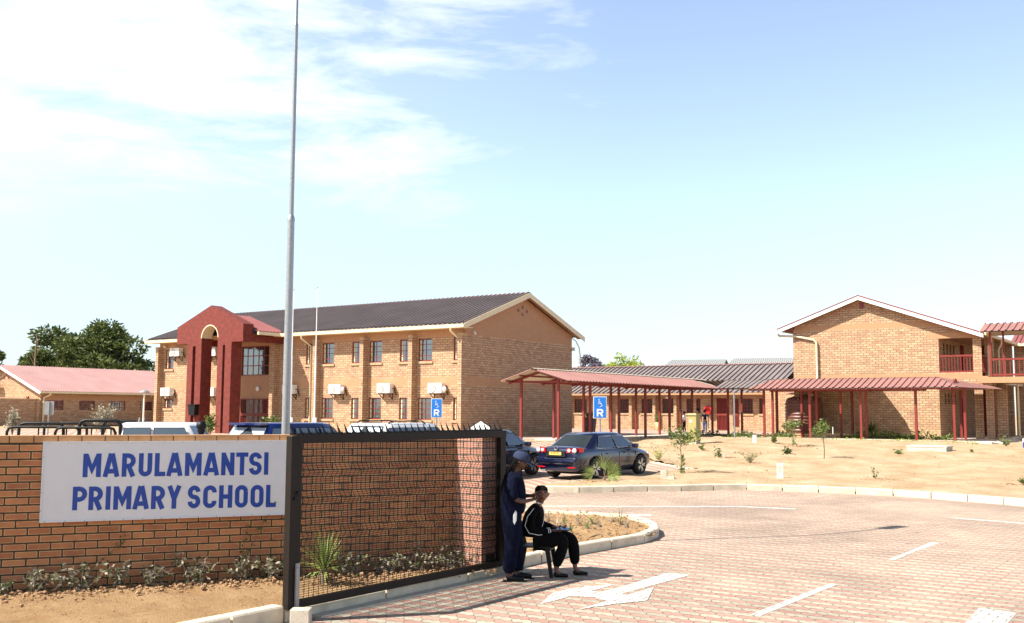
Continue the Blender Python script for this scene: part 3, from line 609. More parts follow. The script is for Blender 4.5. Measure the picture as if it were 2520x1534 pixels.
# portal
PY=-3.0; pt=.72
def arch_poly():
    X0,X1=-18.10,-12.60; cx=-15.34; sh=5.93; lx0,lx1=-17.15,-13.50
    pts=[(X0,sh),( -15.25,7.05),(X1,sh),(X1,4.98),(lx1,4.98),(lx1,-1)]
    ax1,ax0=-14.62,-15.97; sp=5.25; r=(ax1-ax0)/2; cc=(ax0+ax1)/2
    pts+=[(ax1,-1)]+[(cc+r*math.cos(t),sp+r*math.sin(t)) for t in [k*math.pi/16 for k in range(17)]]+[(ax0,-1)]
    pts+=[(lx0,-1),(lx0,4.98),(X0,4.98)]
    return pts
pp=arch_poly()
bm=bmesh.new(); vf=[bm.verts.new((x,PY,z)) for x,z in pp]; f=bm.faces.new(vf)
r_=bmesh.ops.extrude_face_region(bm,geom=[f]); 
for v in [e for e in r_['geom'] if isinstance(e,bmesh.types.BMVert)]: v.co.y+=pt
bmesh.ops.recalc_face_normals(bm,faces=bm.faces); bmesh.ops.triangulate(bm,faces=[f for f in bm.faces if len(f.verts)>4])
me=bpy.data.meshes.new('portal'); bm.to_mesh(me); bm.free(); po=bpy.data.objects.new('portal',me); C.objects.link(po); po.parent=mb
# slots cut through the legs
for sx0,sx1 in ((-16.71,-16.46),(-14.20,-14.01)):
    cm=B(); cm.box(sx0,sx1,PY-.1,PY+pt+.1,-1.2,4.82); co=cm.build('cutter',['redwall'],mb,fix=True); md=po.modifiers.new('b','BOOLEAN'); md.object=co; md.operation='DIFFERENCE'; md.solver='EXACT'
def bake(o):
    bpy.context.view_layer.update(); dg=bpy.context.evaluated_depsgraph_get(); me=bpy.data.meshes.new_from_object(o.evaluated_get(dg)); o.modifiers.clear(); o.data=me
bake(po)
for o in [o for o in bpy.data.objects if o.name.startswith('cutter')]: bpy.data.objects.remove(o)
po.data.materials.clear(); po.data.materials.append(M['redwall'])
for p in po.data.polygons: p.material_index=0
at_=B(); cc,r,sp=-15.295,.675,5.25
for k in range(16):
    a0,a1=k*math.pi/16,(k+1)*math.pi/16
    P=lambda a,rr,y:(cc+rr*math.cos(a),y,sp+rr*math.sin(a))
    at_.quad(P(a0,r-.01,PY-.015),P(a0,r+.05,PY-.015),P(a1,r+.05,PY-.015),P(a1,r-.01,PY-.015)); at_.quad(P(a0,r-.012,PY-.015),P(a1,r-.012,PY-.015),P(a1,r-.012,PY+pt-.02),P(a0,r-.012,PY+pt-.02))
at_.build('arch_trim',['cream'],mb)
for xa,xb in ((-12.95,-12.62),(-18.05,-17.75)):
    pb=B(); pb.box(xa,xb,PY+pt,-.001,5.0,5.36); pb.build('portal_beam',['redwall'],mb)
pr=B(); ribs(pr,(-12.25,PY+pt-.05,5.56),(-12.25,-.3,5.56),(-15.25,PY+pt-.05,6.62),(-15.25,2.2,6.62)); 
pr.add([(-12.25,-.3,5.56),(-12.25,-.62,5.56),(-15.25,2.2,6.62)],((0,1,2),))
ribs(pr,(-18.25,-.3,5.56),(-18.25,PY+pt-.05,5.56),(-15.25,2.2,6.62),(-15.25,PY+pt-.05,6.62)); pr.build('porch_roof',['roof'],mb)
pg=B(); pg.box(-12.30,-12.16,PY+pt,-.75,5.36,5.53); pg.box(-18.34,-18.22,PY+pt,-.75,5.36,5.53); pg.build('porch_gutter',['cream'],mb)
pc=B(); pc.box(-17.9,-12.7,PY+pt+.01,-.003,5.37,5.42); pc.build('porch_ceiling',['plaster'],mb)
st=B(); st.box(-17.6,-12.6,-1.9,-.37,-.6,.03); st.build('entrance_step',['slab'],mb)
bn=B(); bn.prism([(-16.50,PY-.01,1.0),(-16.05,PY-.01,1.0),(-16.0,PY-.01,1.55),(-16.58,PY-.01,1.55)],(0,-.28,0)); bn.box(-16.64,-15.94,PY-.32,PY-.01,1.552,1.60,0)
tag(bn.build('black_litter_bin',['plasticb'],loc=A0,rz=ROT),'black box bin hung on the left leg of the red portal','bin')
# air conditioners (things that hang on the wall)
for x,z,lb in ((-8.75,2.18,'white air conditioner in the first bay right of the flagpoles'),(-5.32,2.2,'white air conditioner under the tan band in the middle bay right of the flagpoles'),(-1.95,2.18,'white air conditioner nearest the plain gable end, right above the disabled bay sign'),
    (-12.3,2.2,'white air conditioner half hidden behind the tall lamp pole'),(-22.15,4.52,'white air conditioner high under the eave left of the red portal'),(-22.9,2.12,'white air conditioner above the short lower window left of the portal'),(-18.8,4.45,'white air conditioner seen high through the portal arch'),(-18.85,2.1,'white air conditioner seen low through the portal opening')):
    aircon(None,ROT,lb,A_,x,z)
# ================= right-hand two-storey block =================
rbld=thing('school_building','two-storey tan brick block with a broad gable, brown tank and red balcony rails','building',B0,ROT)
b=B(); ops=[(7.45,9.04,3.29,5.06),(7.41,9.04,.06,2.55)]
def mib(x,z):
    if z>5.0 and x>6.9 and z<5.3: return 1
    if 2.98<z<3.25: return 1
    if z<.35 and z>.08: return 2
    return 0
wall(b,(0,0,0),(1,0,0),9.43,-1,5.0,[ops[0][:3]+(5.0,),ops[1]],(0,-1,0),mib,depth=.25,zs=(.08,.35,2.98,3.25))
zr=lambda x:7.22-abs(x-3.65)*.365
# gable top above 5.0 as horizontal strips so the bands can change material
for z0,z1,m_ in ((5.0,5.28,0),(5.28,5.62,0),(5.62,5.93,1),(5.93,7.22,0)):
    xl=lambda z:max(0,3.65-(7.22-z)/.365); xr=lambda z:min(9.43,3.65+(7.22-z)/.365)
    if z0<5.1: b.add([(0,0,z0),(6.9,0,z0),(6.9,0,z1),(0,0,z1)],((0,1,2,3),),0); b.add([(6.9,0,z0),(9.43,0,z0),(min(9.43,xr(z1)),0,z1),(6.9,0,z1)],((0,1,2,3),),1)
    else: b.add([(xl(z0),0,z0),(xr(z0),0,z0),(xr(z1),0,z1),(xl(z1),0,z1)],((0,1,2,3),),m_)
wall(b,(0,0,0),(0,1,0),9,-1,5.87,[],(-1,0,0),lambda x,z:0)
# corridor inside: inner wall, floors, back
wall(b,(7.40,.25,0),(0,1,0),9,0,5.2,[(1.0+k*.75,1.4+k*.75,4.3,4.85) for k in range(4)]+[(1.0+k*.75,1.4+k*.75,1.75,2.3) for k in range(4)]+[(5.0,6.1,3.1,5.0),(5.0,6.1,.1,2.1)],(1,0,0),lambda x,z:0)
b.box(7.41,9.9,.26,9.2,2.78,2.97,3); b.box(7.41,9.9,.0,9.2,-.5,.05,3); b.box(7.41,9.5,.3,9.0,5.1,5.15,1)
b.box(9.43,9.45,.0,.01,0,0.01,0)
for y in (2.9,5.6,8.5): b.box(9.05,9.43,y,y+.4,0,5.2,0)
b.box(7.6,9.3,9.0,9.1,.0,5.1,4)
b.build('wall',['brick','plaster','brickv','slab','maroon'],rbld)
for k in range(4):
    for z0 in (4.3,1.75):
        w=B(); w.box(7.32,7.34,1.25+k*.75,1.65+k*.75,z0,z0+.55); w.build('corridor_window',['glassd'],rbld)
for z0 in (3.1,.1):
    w=B(); w.box(7.30,7.34,5.25,6.35,z0,z0+1.95); w.build('corridor_door',['maroon'],rbld)
rb=B(); ex0,ex1=-.72,9.62; ezl=5.69; ezr=5.09
ridge=(3.65,7.33)
ribs(rb,(ex0,-.45,ridge[1]-(3.65-ex0)*.365),(ex0,9.3,ridge[1]-(3.65-ex0)*.365),(3.65,-.45,7.33),(3.65,9.3,7.33)); ribs(rb,(ex1,9.3,ridge[1]-(ex1-3.65)*.365),(ex1,-.45,ridge[1]-(ex1-3.65)*.365),(3.65,9.3,7.33),(3.65,-.45,7.33))
rf=rb.build('roof',['roof'],rbld)
bb=B()
for xa in (ex0,ex1): 
    za=7.33-abs(xa-3.65)*.365
    bb.prism([(xa,-.48,za-.20),(3.65,-.48,7.13),(3.65,-.48,7.33),(xa,-.48,za+.0)],(0,.03,0))
    ty=B(); ty.prism([(xa,-.50,za),(3.65,-.50,7.33),(3.65,-.50,7.375),(xa,-.50,za+.045)],(0,.06,0)); ty.build('roof_edge_trim',['redsteel'],rbld)
bb.build('barge_board',['white'],rbld)
sf=B()
for xa in (ex0,ex1):
    za=7.33-abs(xa-3.65)*.365; sf.quad((xa,-.44,za-.1),(3.65,-.44,7.23),(3.65,-.003,7.23),(xa,-.003,za-.1))
sf.build('soffit',['plaster'],rbld)
gt=B(); gt.box(ex1-.02,ex1+.12,-.4,8.8,ezr-.02,ezr+.12); gt.box(ex0-.12,ex0+.02,-.4,9,ezl-.02,ezl+.12); gt.build('gutter',['cream'],rbld)
d=B(); d.tube([(-.75,-.3,5.55),(-.72,-.14,5.42),(.2,-.10,5.36),(1.15,-.10,5.15),(1.30,-.10,5.0),(1.32,-.10,4.6),(1.32,-.10,2.4),(1.2,-.6,2.2),(1.1,-1.0,2.0)],.06,8); d.build('downpipe',['cream'],rbld)
for yy in (1.2,4.0):
    d=B(); d.tube([(ex1+.05,yy,ezr),(ex1+.05,yy,ezr-.2),(9.52,yy,ezr-.5),(9.52,yy,.2)],.05,8); d.build('downpipe',['cream'],rbld)
vt=B(); vt.box(3.60,3.82,-.03,.01,6.70,7.02); vt.build('vent',['maroon'],rbld)
def railing(name,par,p,q,h=.86,n=11,m='redsteel',base=0):
    p,q=Vector(p),Vector(q); b=B(); z=Vector((0,0,1)); b.bar(p+z*(h-.05),q+z*(h-.05),.08,.09); b.bar(p+z*.06,q+z*.06,.06,.09)
    for i in range(n+1): a=p.lerp(q,i/n); b.bar(a+z*.06,a+z*(h-.05),.035,.035)
    return b.build(name,[m],par)
railing('balcony_rail',rbld,(7.48,.06,3.27),(9.02,.06,3.27),.9,11)
railing('balcony_rail',rbld,(9.36,.45,3.27),(9.36,2.85,3.27),.9,10)
# bridge deck to the right-hand wing
br=thing('upper_walkway','raised concrete deck with red steel posts, rails and maroon roof joining the right-hand block','walkway',B0,ROT)
b=B(); b.box(9.5,22,-1.5,.6,2.72,3.0,0); b.box(9.44,9.9,-1.2,-.002,2.9,3.06,0); b.build('deck',['plaster'],br)
for k in range(3):
    railing('rail',br,(10.12+k*1.62,-1.42,3.04),(11.70+k*1.62,-1.42,3.04),.84,8)
for x in (10.08,11.72,13.4):
    b=B(); b.box(x-.045,x+.045,-1.47,-1.38,3.0,5.25); b.build('post',['redsteel'],br)
    b=B(); b.box(x+.25,x+.33,.3,.38,3.0,5.3); b.build('post',['redsteel'],br)
for x0,x1,y0 in ((9.78,10.08,-1.3),(10.12,10.52,-.4)):
    b=B(); b.box(x0,x1,y0,y0+.4,-.5,2.72); b.build('column',['brick'],br)
b=B(); ribs(b,(9.7,-1.95,5.14),(22,-1.95,5.14),(9.55,-.5,5.60),(22,-.5,5.60),.30,.05,.05); ribs(b,(22,.95,5.14),(9.7,.95,5.14),(22,-.5,5.60),(9.55,-.5,5.60),.30,.05,.05); b.build('roof',['roofw'],br)
b=B(); b.add([(9.7,-1.9,5.10),(22,-1.9,5.10),(22,-.5,5.55),(9.6,-.5,5.55)],((0,1,2,3),)); b.add([(9.7,.9,5.10),(22,.9,5.10),(22,-.5,5.55),(9.6,-.5,5.55)],((0,1,2,3),)); b.build('roof_underside',['under'],br)
b=B(); b.tube([(10.25,-.3,2.7),(10.25,-.3,.25),(10.35,-.4,.15)],.05,8); b.tube([(10.95,.2,2.7),(10.95,.2,.25),(11.1,.1,.12)],.05,8); b.build('downpipe',['cream'],br)
wg=thing('school_wing','shaded brick wing with red roof behind the raised walkway','building',B0,ROT)
b=B(); wall(b,(9.5,8.9,0),(1,0,0),14,-1,5.1,[],(0,-1,0),lambda x,z:0); b.box(9.9,24,-1.0,8.8,-.6,.12,1); b.build('wall',['brick','brickv'],wg)
b=B(); ribs(b,(9.4,8.3,5.14),(24,8.3,5.14),(9.4,12.5,6.7),(24,12.5,6.7)); b.build('roof',['roof'],wg)
b=B(); b.box(9.5,24,8.2,8.32,5.0,5.13); b.build('gutter',['cream'],wg)
b=B(); b.box(9.9,24,-1.2,-.95,-.8,.03); tag(b.build('drain_channel',['concrete'],loc=B0,rz=ROT),kind='structure')
# ================= middle single-storey block =================
mdb=thing('classroom_block','long low classroom block with striped roof seen behind the covered walkways','building',MB0,ROT)
mw=[(.34,1.44),(2.30,3.27),(4.19,5.19),(6.08,7.05),(7.77,8.91),(9.67,10.09),(10.43,10.76),(13.78,14.64),(15.09,15.88)]
ops=[(x0+8,x1+8,1.18,2.22) for x0,x1 in mw]+[(12.02+8,12.75+8,.05,2.25),(13.2+8,13.6+8,.3,2.2)]
b=B(); wall(b,(-8,0,0),(1,0,0),25,-.8,3.0,ops,(0,-1,0),lambda x,z:1 if z>2.35 else 0,zs=(2.35,)); wall(b,(17,0,0),(0,1,0),10,-.8,3.0,[],(1,0,0),lambda x,z:0)
b.build('wall',['brick','plaster'],mdb)
for x0,x1 in mw: window(mdb,(0,0,0),(1,0,0),(0,-1,0),x0,x1,1.18,2.22,4 if x1-x0>.6 else 2,4,curtain=False,big=(2,))
for x0,x1,z0,z1 in ((12.02,12.75,.05,2.25),(13.2,13.6,.3,2.2)):
    s_=B(); 
    for i in range(8): x=x0+(x1-x0)*i/7; s_.box(x-.015,x+.015,-.05,-.02,z0,z1)
    s_.box(x0,x1,-.06,-.01,1.05,1.2); s_.build('security_gate',['redsteel'],mdb); s_=B(); s_.box(x0,x1,.1,.15,z0,z1); s_.build('door',['maroon'],mdb)
for x1 in (3.58,5.50,7.42,9.10,-2.0,.0):
    f=B(); f.box(x1-.22,x1,-.45,-.002,-.8,2.6); f.build('buttress',['brick'],mdb)
b=B(); b.box(16.2,16.9,-1.8,-.002,-.8,3.4); b.build('buttress',['brick'],mdb)
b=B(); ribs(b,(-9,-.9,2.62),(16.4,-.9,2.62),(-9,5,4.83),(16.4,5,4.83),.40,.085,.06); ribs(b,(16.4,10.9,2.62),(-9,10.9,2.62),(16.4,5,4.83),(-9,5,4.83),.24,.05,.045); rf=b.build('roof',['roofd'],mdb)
rc=B(); capstrip(rc,(-9,5,4.83),(16.4,5,4.83),.2,0,.07); rc.build('ridge_cap',['roofw'],rf)
b=B(); b.box(-9,16.4,-1.0,-.88,2.48,2.60); b.build('gutter',['plaster'],mdb)
l=B()
for x in (3.0,8.2): l.lathe([(.03,0),(.13,-.01),(.13,-.09),(0,-.12)],14,0,(x,-.02,2.35),'y')
l.build('wall_light',['acw'],mdb)
# linking brick end-wall left of the water tank
b=B(); b.box(17.2,19.4,-2.2,6,-.8,3.3); b.add([(17.2,-2.2,3.3),(19.4,-2.2,3.3),(19.4,-2.2,3.6)],((0,1,2),)); b.box(18.9,19.1,-2.22,-2.2,1.3,2.2,1)
eb=tag(b.build('store_room',['brick','glassd'],loc=MB0,rz=ROT),'small plain brick store between the low classroom block and the brown tank','building')
# ================= left low building =================
L0=Vector((-36.06,80,.95)); L_=Fr(L0)
lb=thing('office_building','low brick building with pink-red ribbed roof at the far left','building',L0,ROT)
lw=[(.56,1.94),(3.27,4.69),(6.03,7.46),(8.80,10.1)]
b=B(); wall(b,(0,0,0),(0,1,0),14,-.8,2.75,[(x0,x1,1.15,1.93) for x0,x1 in lw],(1,0,0),lambda x,z:1 if 2.0<z<2.3 else 0,zs=(2.0,2.3))
wall(b,(-10.5,0,0),(1,0,0),10.5,-.8,2.75,[],(0,-1,0),lambda x,z:1 if 2.35<z<2.45 else 0,zs=(2.35,2.45)); b.add([(-10.5,0,2.75),(0,0,2.75),(-5.25,0,4.55)],((0,1,2),),0)
b.build('wall',['brick','plaster'],lb)
for x0,x1 in lw: window(lb,(0,0,0),(0,1,0),(1,0,0),x0,x1,1.15,1.93,6,3,curtain=False,big=(2,4))
b=B(); ribs(b,(.62,-.45,2.60),(.62,14,2.60),(-5.25,-.45,4.70),(-5.25,14,4.70),.22,.045,.04); ribs(b,(-11.1,14,2.60),(-11.1,-.45,2.60),(-5.25,14,4.70),(-5.25,-.45,4.70),.22,.045,.04); b.build('roof',['roofl'],lb)
bb=B()
for xa in (.66,-11.1): bb.prism([(xa,-.48,2.36),(-5.25,-.48,4.46),(-5.25,-.48,4.68),(xa,-.48,2.58)],(0,.03,0))
bb.build('barge_board',['white'],lb)
b=B(); b.box(.60,.74,-.45,14,2.45,2.58); b.build('gutter',['cream'],lb)
b=B(); b.tube([(.66,.4,2.5),(.66,.4,2.35),(.12,.2,2.1),(.12,.2,-.1)],.07,8); b.build('downpipe',['cream'],lb)
vt=B()
for x,z in ((-4.9,3.95),(-4.6,3.7),(-5.2,3.7)): vt.box(x-.1,x+.1,-.02,.01,z-.1,z+.1)
vt.build('vent',['maroon'],lb)
b=B(); b.tube([(-5.4,-.4,3.1),(-6.9,-.4,3.1)],.22,10); b.build('geyser_tank',['galv'],lb)
l=B(); l.lathe([(.15,0),(.15,-.08),(0,-.1)],12,0,(-1.7,-.01,2.1),'y'); l.build('wall_light',['maroon'],lb)
b=B(); b.box(-.15,0.0,-14,-.1,-.9,1.93); b.box(-.17,.02,-14,-.1,1.93,2.03,1)
for y in (-.35,-6.3): b.box(-.02,.12,y,y+.25,-.9,1.93)
tag(b.build('screen_wall',['brick','brickv'],loc=L0,rz=ROT),'plain brick screen wall at the far left edge in front of the low building','wall')
g2=thing('annex_building','small annex with white bargeboard tucked beside the portal block','building',L_.w(0,10.4,0),ROT)
b=B(); b.box(.05,4.5,0,4,-.8,2.6); b.build('wall',['brick'],g2)
b=B(); b.prism([(.0,-.5,2.3),(3,-.5,3.5),(3,-.5,3.75),(.0,-.5,2.55)],(0,.03,0)); b.build('barge_board',['white'],g2)
b=B(); ribs(b,(0,5,2.5),(0,-.5,2.5),(3,5,3.7),(3,-.5,3.7)); b.build('roof',['roof'],g2)
# ================= grey-roofed houses far behind =================
for i,(xl,xr,yr,ye,Y,lbl) in enumerate(((1622,1765,884,905,150,'house with grey ribbed roof beyond the classroom block, left of two'),(1778,1934,880,902,150,'house with grey ribbed roof beyond the classroom block, close to the tall gable'))):
    a=at(xl,905,Y); c=at(xr,905,Y); w=(c-a).length; h0=a.z; r=at(xr-30,yr,Y).z
    hs=thing('house',lbl,'house',(a.x,a.y,0),-.35,'grey-roofed houses beyond the school')
    b=B(); b.box(1,w+.3,0,8,.5,h0-.3); b.add([(w+.3,0,h0-.3),(w+.3,8,h0-.3),(w+.3,4,r-.2)],((0,1,2),)); b.build('wall',['brick'],hs)
    b=B(); ribs(b,(0,-.5,h0-.4),(w+.7,-.5,h0-.4),(1.0,4,r),(w+.7,4,r),.3,.05,.05); ribs(b,(w+.7,8.5,h0-.4),(0,8.5,h0-.4),(w+.7,4,r),(1,4,r),.3,.05,.05); b.build('roof',['grey'],hs)
# ================= covered walkways =================
def truss(b,x0,x1,zr,ze,y,mid):
    b.bar((x0,y,ze),(mid,y,zr),.05,.10); b.bar((x1,y,ze),(mid,y,zr),.05,.10); b.bar((x0+.3,y,ze+.05),(x1-.3,y,ze+.05),.04,.08)
w1=thing('covered_walkway','long covered walkway with bright red-pink ribbed roof running away from the blue sedan','walkway',W0,ROT)
for y in (0,2.65,5.3,7.95,10.6,13.3,15.9):
    for x in (0,1.9):
        b=B(); b.box(x-.05,x+.05,y-.05,y+.05,-.1,2.66); b.build('post',['redsteel'],w1)
tb=B()
for y in (0,2.65,5.3,7.95,10.6,13.3,15.9): truss(tb,-.65,2.55,2.96,2.50,y,.95)
for x,z in ((-.45,2.57),(2.35,2.57),(.25,2.80),(1.65,2.80)): tb.bar((x,-.5,z),(x,17,z),.06,.06)
tb.build('truss',['redsteel'],w1)
b=B(); ribs(b,(2.72,-.6,2.56),(2.72,15.2,2.56),(.95,-.6,3.06),(.95,17,3.06),.27,.045,.05); b.add([(2.72,15.2,2.56),(2.72,15.21,2.56),(.95,17,3.06)],((0,1,2),)); ribs(b,(-.7,17,2.56),(-.7,-.6,2.56),(.95,17,3.06),(.95,-.6,3.06),.27,.045,.05); b.build('roof',['roofw'],w1)
b=B(); b.quad((2.72,-.6,2.54),(2.72,15.2,2.54),(.95,17,3.04),(.95,-.6,3.04)); b.quad((-.7,-.6,2.54),(-.7,17,2.54),(.95,17,3.04),(.95,-.6,3.04)); capstrip(b,(.95,-.62,3.08),(.95,17,3.08),.12); b.build('roof_underside',['under'],w1)
W2y=15.0
w2=thing('covered_walkway','short covered walkway with dark striped roof linking the pink-roofed and the long right-hand ones','walkway',W0,ROT)
for y in (W2y,W2y+1.9):
    for x in (3.2,5.2,7.2,9.2):
        b=B(); b.box(x-.05,x+.05,y-.05,y+.05,-.1,2.6); b.build('post',['redsteel'],w2)
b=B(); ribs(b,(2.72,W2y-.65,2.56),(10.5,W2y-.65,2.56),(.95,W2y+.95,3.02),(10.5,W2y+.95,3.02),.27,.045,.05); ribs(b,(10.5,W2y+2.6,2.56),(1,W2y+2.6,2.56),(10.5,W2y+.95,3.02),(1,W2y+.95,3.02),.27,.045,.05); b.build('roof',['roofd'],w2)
b=B(); b.quad((2.9,W2y-.6,2.53),(10.5,W2y-.6,2.53),(10.5,W2y+.95,2.96),(2.9,W2y+.95,2.96)); b.quad((2.9,W2y+2.5,2.53),(10.5,W2y+2.5,2.53),(10.5,W2y+.95,2.96),(2.9,W2y+.95,2.96)); b.build('roof_underside',['under'],w2)
w3=thing('covered_walkway','covered walkway with widely ribbed maroon roof in front of the tall tan gable','walkway',Q0,ROT)
for x,y in [(-4.67,0),(-2.4,0),(0,0),(2.44,0),(4.06,0),(-4.95,1.9),(-2.7,1.9),(-.3,1.9),(2.0,1.9),(4.45,.25),(3.35,5.0),(4.85,5.0)]:
    b=B(); b.box(x-.05,x+.05,y-.05,y+.05,-.1,2.42); b.build('post',['redsteel'],w3)
b=B(); xl,xr=-5.25,4.42; yc=.95
ribs(b,(xl,-.6,2.42),(xr,-.6,2.42),(xl+.75,yc,2.90),(xr-1.2,yc,2.92),.30,.05,.055)
b.add([(xr,-.6,2.42),(5.55,5.7,2.42),(xr-1.2,yc,2.92)],((0,1,2),)); b.add([(xl,-.6,2.42),(xl,2.5,2.42),(xl+.75,yc,2.90)],((0,2,1),)); b.add([(xr-1.2,yc,2.92),(5.55,5.7,2.42),(2.5,5.7,2.42),(2.3,2.5,2.42)],((0,1,2,3),)); b.add([(xl,2.5,2.42),(2.3,2.5,2.42),(xr-1.2,yc,2.92),(xl+.75,yc,2.90)],((0,1,2,3),))
b.build('roof',['roofw'],w3)
b=B(); b.bar((xl,-.5,2.36),(xr,-.5,2.36),.05,.08); b.bar((xl,2.3,2.36),(2.4,2.3,2.36),.05,.08)
for x in (-4.67,-2.4,0,2.44,4.06): b.bar((x,-.6,2.34),(x-.1,1.0,2.80),.05,.08); b.bar((x-.1,1.0,2.80),(x-.2,2.4,2.34),.05,.08)
b.build('truss',['redsteel'],w3)
b=B(); b.quad((xl,-.58,2.39),(xr,-.58,2.39),(xr-1.2,yc,2.88),(xl+.75,yc,2.86)); b.quad((xl,2.45,2.39),(2.3,2.45,2.39),(xr-1.2,yc,2.88),(xl+.75,yc,2.86)); b.build('roof_underside',['under'],w3)
w5=thing('covered_walkway','farther low covered walkway with flat pink roof in front of the classroom gate','walkway',W0,ROT)
xx=6.2
for y in (16,19,22,25):
    for x in (6.3,8.1):
        b=B(); b.box(x-.05,x+.05,y+3-.05,y+3+.05,-.1,2.3); b.build('post',['redsteel'],w5)
b=B(); ribs(b,(8.9,17.8,2.28),(8.9,30,2.28),(7.1,17.8,2.62),(7.1,30,2.62),.27,.04,.05); ribs(b,(5.3,30,2.28),(5.3,17.8,2.28),(7.1,30,2.62),(7.1,17.8,2.62),.27,.04,.05); b.build('roof',['roofw'],w5)
# ================= boundary wall, sign, gate =================
z6=lambda x,y:(680+x*620/1809,1020+y*620/1809)
bw=thing('boundary_wall','long orange brick boundary wall carrying the school name board','wall',Kp(SW0),math.atan2(.388,.9217)); bw.scale=(K_,)*3
b=B(); wx1=5.86; b.box(-14,wx1,0,.23,-.1,1.775); b.build('wall',['wallbrick'],bw)
b=B(); x=-14.0
while x<wx1-.05:
    b.box(x,min(x+.263,wx1),-.006,.236,1.785,1.87); x+=.275
b.build('coping_bricks',[brick('coping_brick',9,9,.0,(.50,.26,.11),(.44,.21,.09),(.1,.07,.05),var=.3)],bw)
b=B(); b.box(-14,wx1,.01,.22,1.774,1.866); b.build('coping_mortar',[mat('dark_mortar',(.10,.07,.045),.95)],bw)
# name board
sgn=thing('name_board','large pale grey school name board with blue lettering on the brick wall','sign',Kp(SW_.w(0,-.035)),math.atan2(.388,.9217)); sgn.scale=(K_,)*3
b=B(); b.box(.41,3.49,-.012,.033,.815,1.785); b.build('board',['signw'],sgn,fix=True)
b=B(); e=.012
for x0,x1,z0,z1 in ((.40,3.50,1.777,1.795),(.40,3.50,.805,.823),(.40,.418,.823,1.777),(3.482,3.50,.823,1.777)): b.box(x0,x1,-.022,.03,z0,z1)
b.build('frame',['signw'],sgn)
b=B()
for i in range(14):
    for z in (1.786,.814): b.lathe([(.007,0),(.005,-.004),(0,-.005)],8,0,(.46+i*.228,-.022,z),'y')
for i in range(4): b.lathe([(.007,0),(.005,-.004),(0,-.005)],8,0,(.409,-.022,.95+i*.22),'y')
b.build('rivets',['grey'],sgn)
def arc(cx,cz,rx,rz,a0,a1,n=10): return [(cx+rx*math.cos(R_(a0+(a1-a0)*i/n)),cz+rz*math.sin(R_(a0+(a1-a0)*i/n))) for i in range(n+1)]
def glyph(ch,w,h,t):
    """stroke paths (centre lines) of a condensed letter in a w x h box, stroke t"""
    k=t/2; x0,x1,z0,z1=k,w-k,k,h-k; m=w/2; r=min(m-k,h*.24)
    oval=lambda: arc(m,z1-r,m-k,r,0,180)+arc(m,z0+r,m-k,r,180,360)+[(x1,z1-r)]
    if ch=='M': return [[(x0,0),(x0,h)],[(x1,0),(x1,h)],[(x0+.1*t,h-.3*t),(m,h*.32),(x1-.1*t,h-.3*t)]]
    if ch=='A': return [[(k*.9,0),(m-.12*t,h-.0)],[(w-k*.9,0),(m+.12*t,h)],[(w*.22,h*.24),(w*.78,h*.24)]]
    if ch in 'RPB':
        q=h*.45; rr=(z1-q)/2; s=[[(x0,0),(x0,h)],[(x0,z1),(x1-rr,z1)]+arc(x1-rr,q+rr,rr,rr,90,-90,8)[1:]+[(x0,q)]]
        if ch=='R': s.append([(w*.5,q),(w-k*.95,0)])
        return s
    if ch=='U': return [[(x0,h)]+[(x0,z0+r)]+arc(m,z0+r,m-k,r,180,360)[1:]+[(x1,h)]]
    if ch=='L': return [[(x0,h),(x0,0)],[(x0,z0),(w,z0)]]
    if ch=='N': return [[(x0,0),(x0,h)],[(x1,0),(x1,h)],[(x0,h-.4*t),(x1,.4*t)]]
    if ch=='T': return [[(0,z1),(w,z1)],[(m,0),(m,h)]]
    if ch=='I': return [[(m,0),(m,h)]]
    if ch=='Y': return [[(k*.9,h),(m,h*.42)],[(w-k*.9,h),(m,h*.42)],[(m,h*.48),(m,0)]]
    if ch=='O': return [oval()]
    if ch=='C': return [arc(m,z1-r,m-k,r,-8,180)+arc(m,z0+r,m-k,r,180,368)]
    if ch=='H': return [[(x0,0),(x0,h)],[(x1,0),(x1,h)],[(x0,h*.5),(x1,h*.5)]]
    if ch=='W': return [[(k,h),(w*.28,0)],[(w*.28,0),(m,h*.7)],[(m,h*.7),(w*.72,0)],[(w*.72,0),(w-k,h)]]
    if ch=='S':
        r2=(h-t)/4; a=arc(m,z1-r2,m-k,r2,5,180)+arc(m,z1-r2,m-k,r2,180,255)[1:]
        c=arc(m,z0+r2,m-k,r2,75,-180,12); return [a+c]
    return []
def stroke(b,pts,t,o,ax,az,n,y,th=.003,mi=0):
    o,ax,az,n=map(Vector,(o,ax,az,n)); P=[Vector((p[0],p[1])) for p in pts]; Lf=[];Rt=[]
    for i,p in enumerate(P):
        d0=(P[i]-P[i-1]).normalized() if i>0 else (P[1]-P[0]).normalized(); d1=(P[i+1]-P[i]).normalized() if i<len(P)-1 else d0
        d=(d0+d1); d=d.normalized() if d.length>.01 else d1; nn=Vector((-d.y,d.x)); c=max(.45,nn.dot(Vector((-d1.y,d1.x)))); nn=nn*(t/2/c); Lf.append(p+nn); Rt.append(p-nn)
    f=lambda q,k:o+ax*q.x+az*q.y+n*k
    for i in range(len(P)-1):
        a,bb,c,d=Lf[i],Lf[i+1],Rt[i+1],Rt[i]
        vs=[f(q,y+th) for q in (a,d,c,bb)]+[f(q,y-.0005) for q in (a,d,c,bb)]
        b.add(vs,((0,1,2,3),(4,7,6,5),(0,4,5,1),(1,5,6,2),(2,6,7,3),(3,7,4,0)),mi)
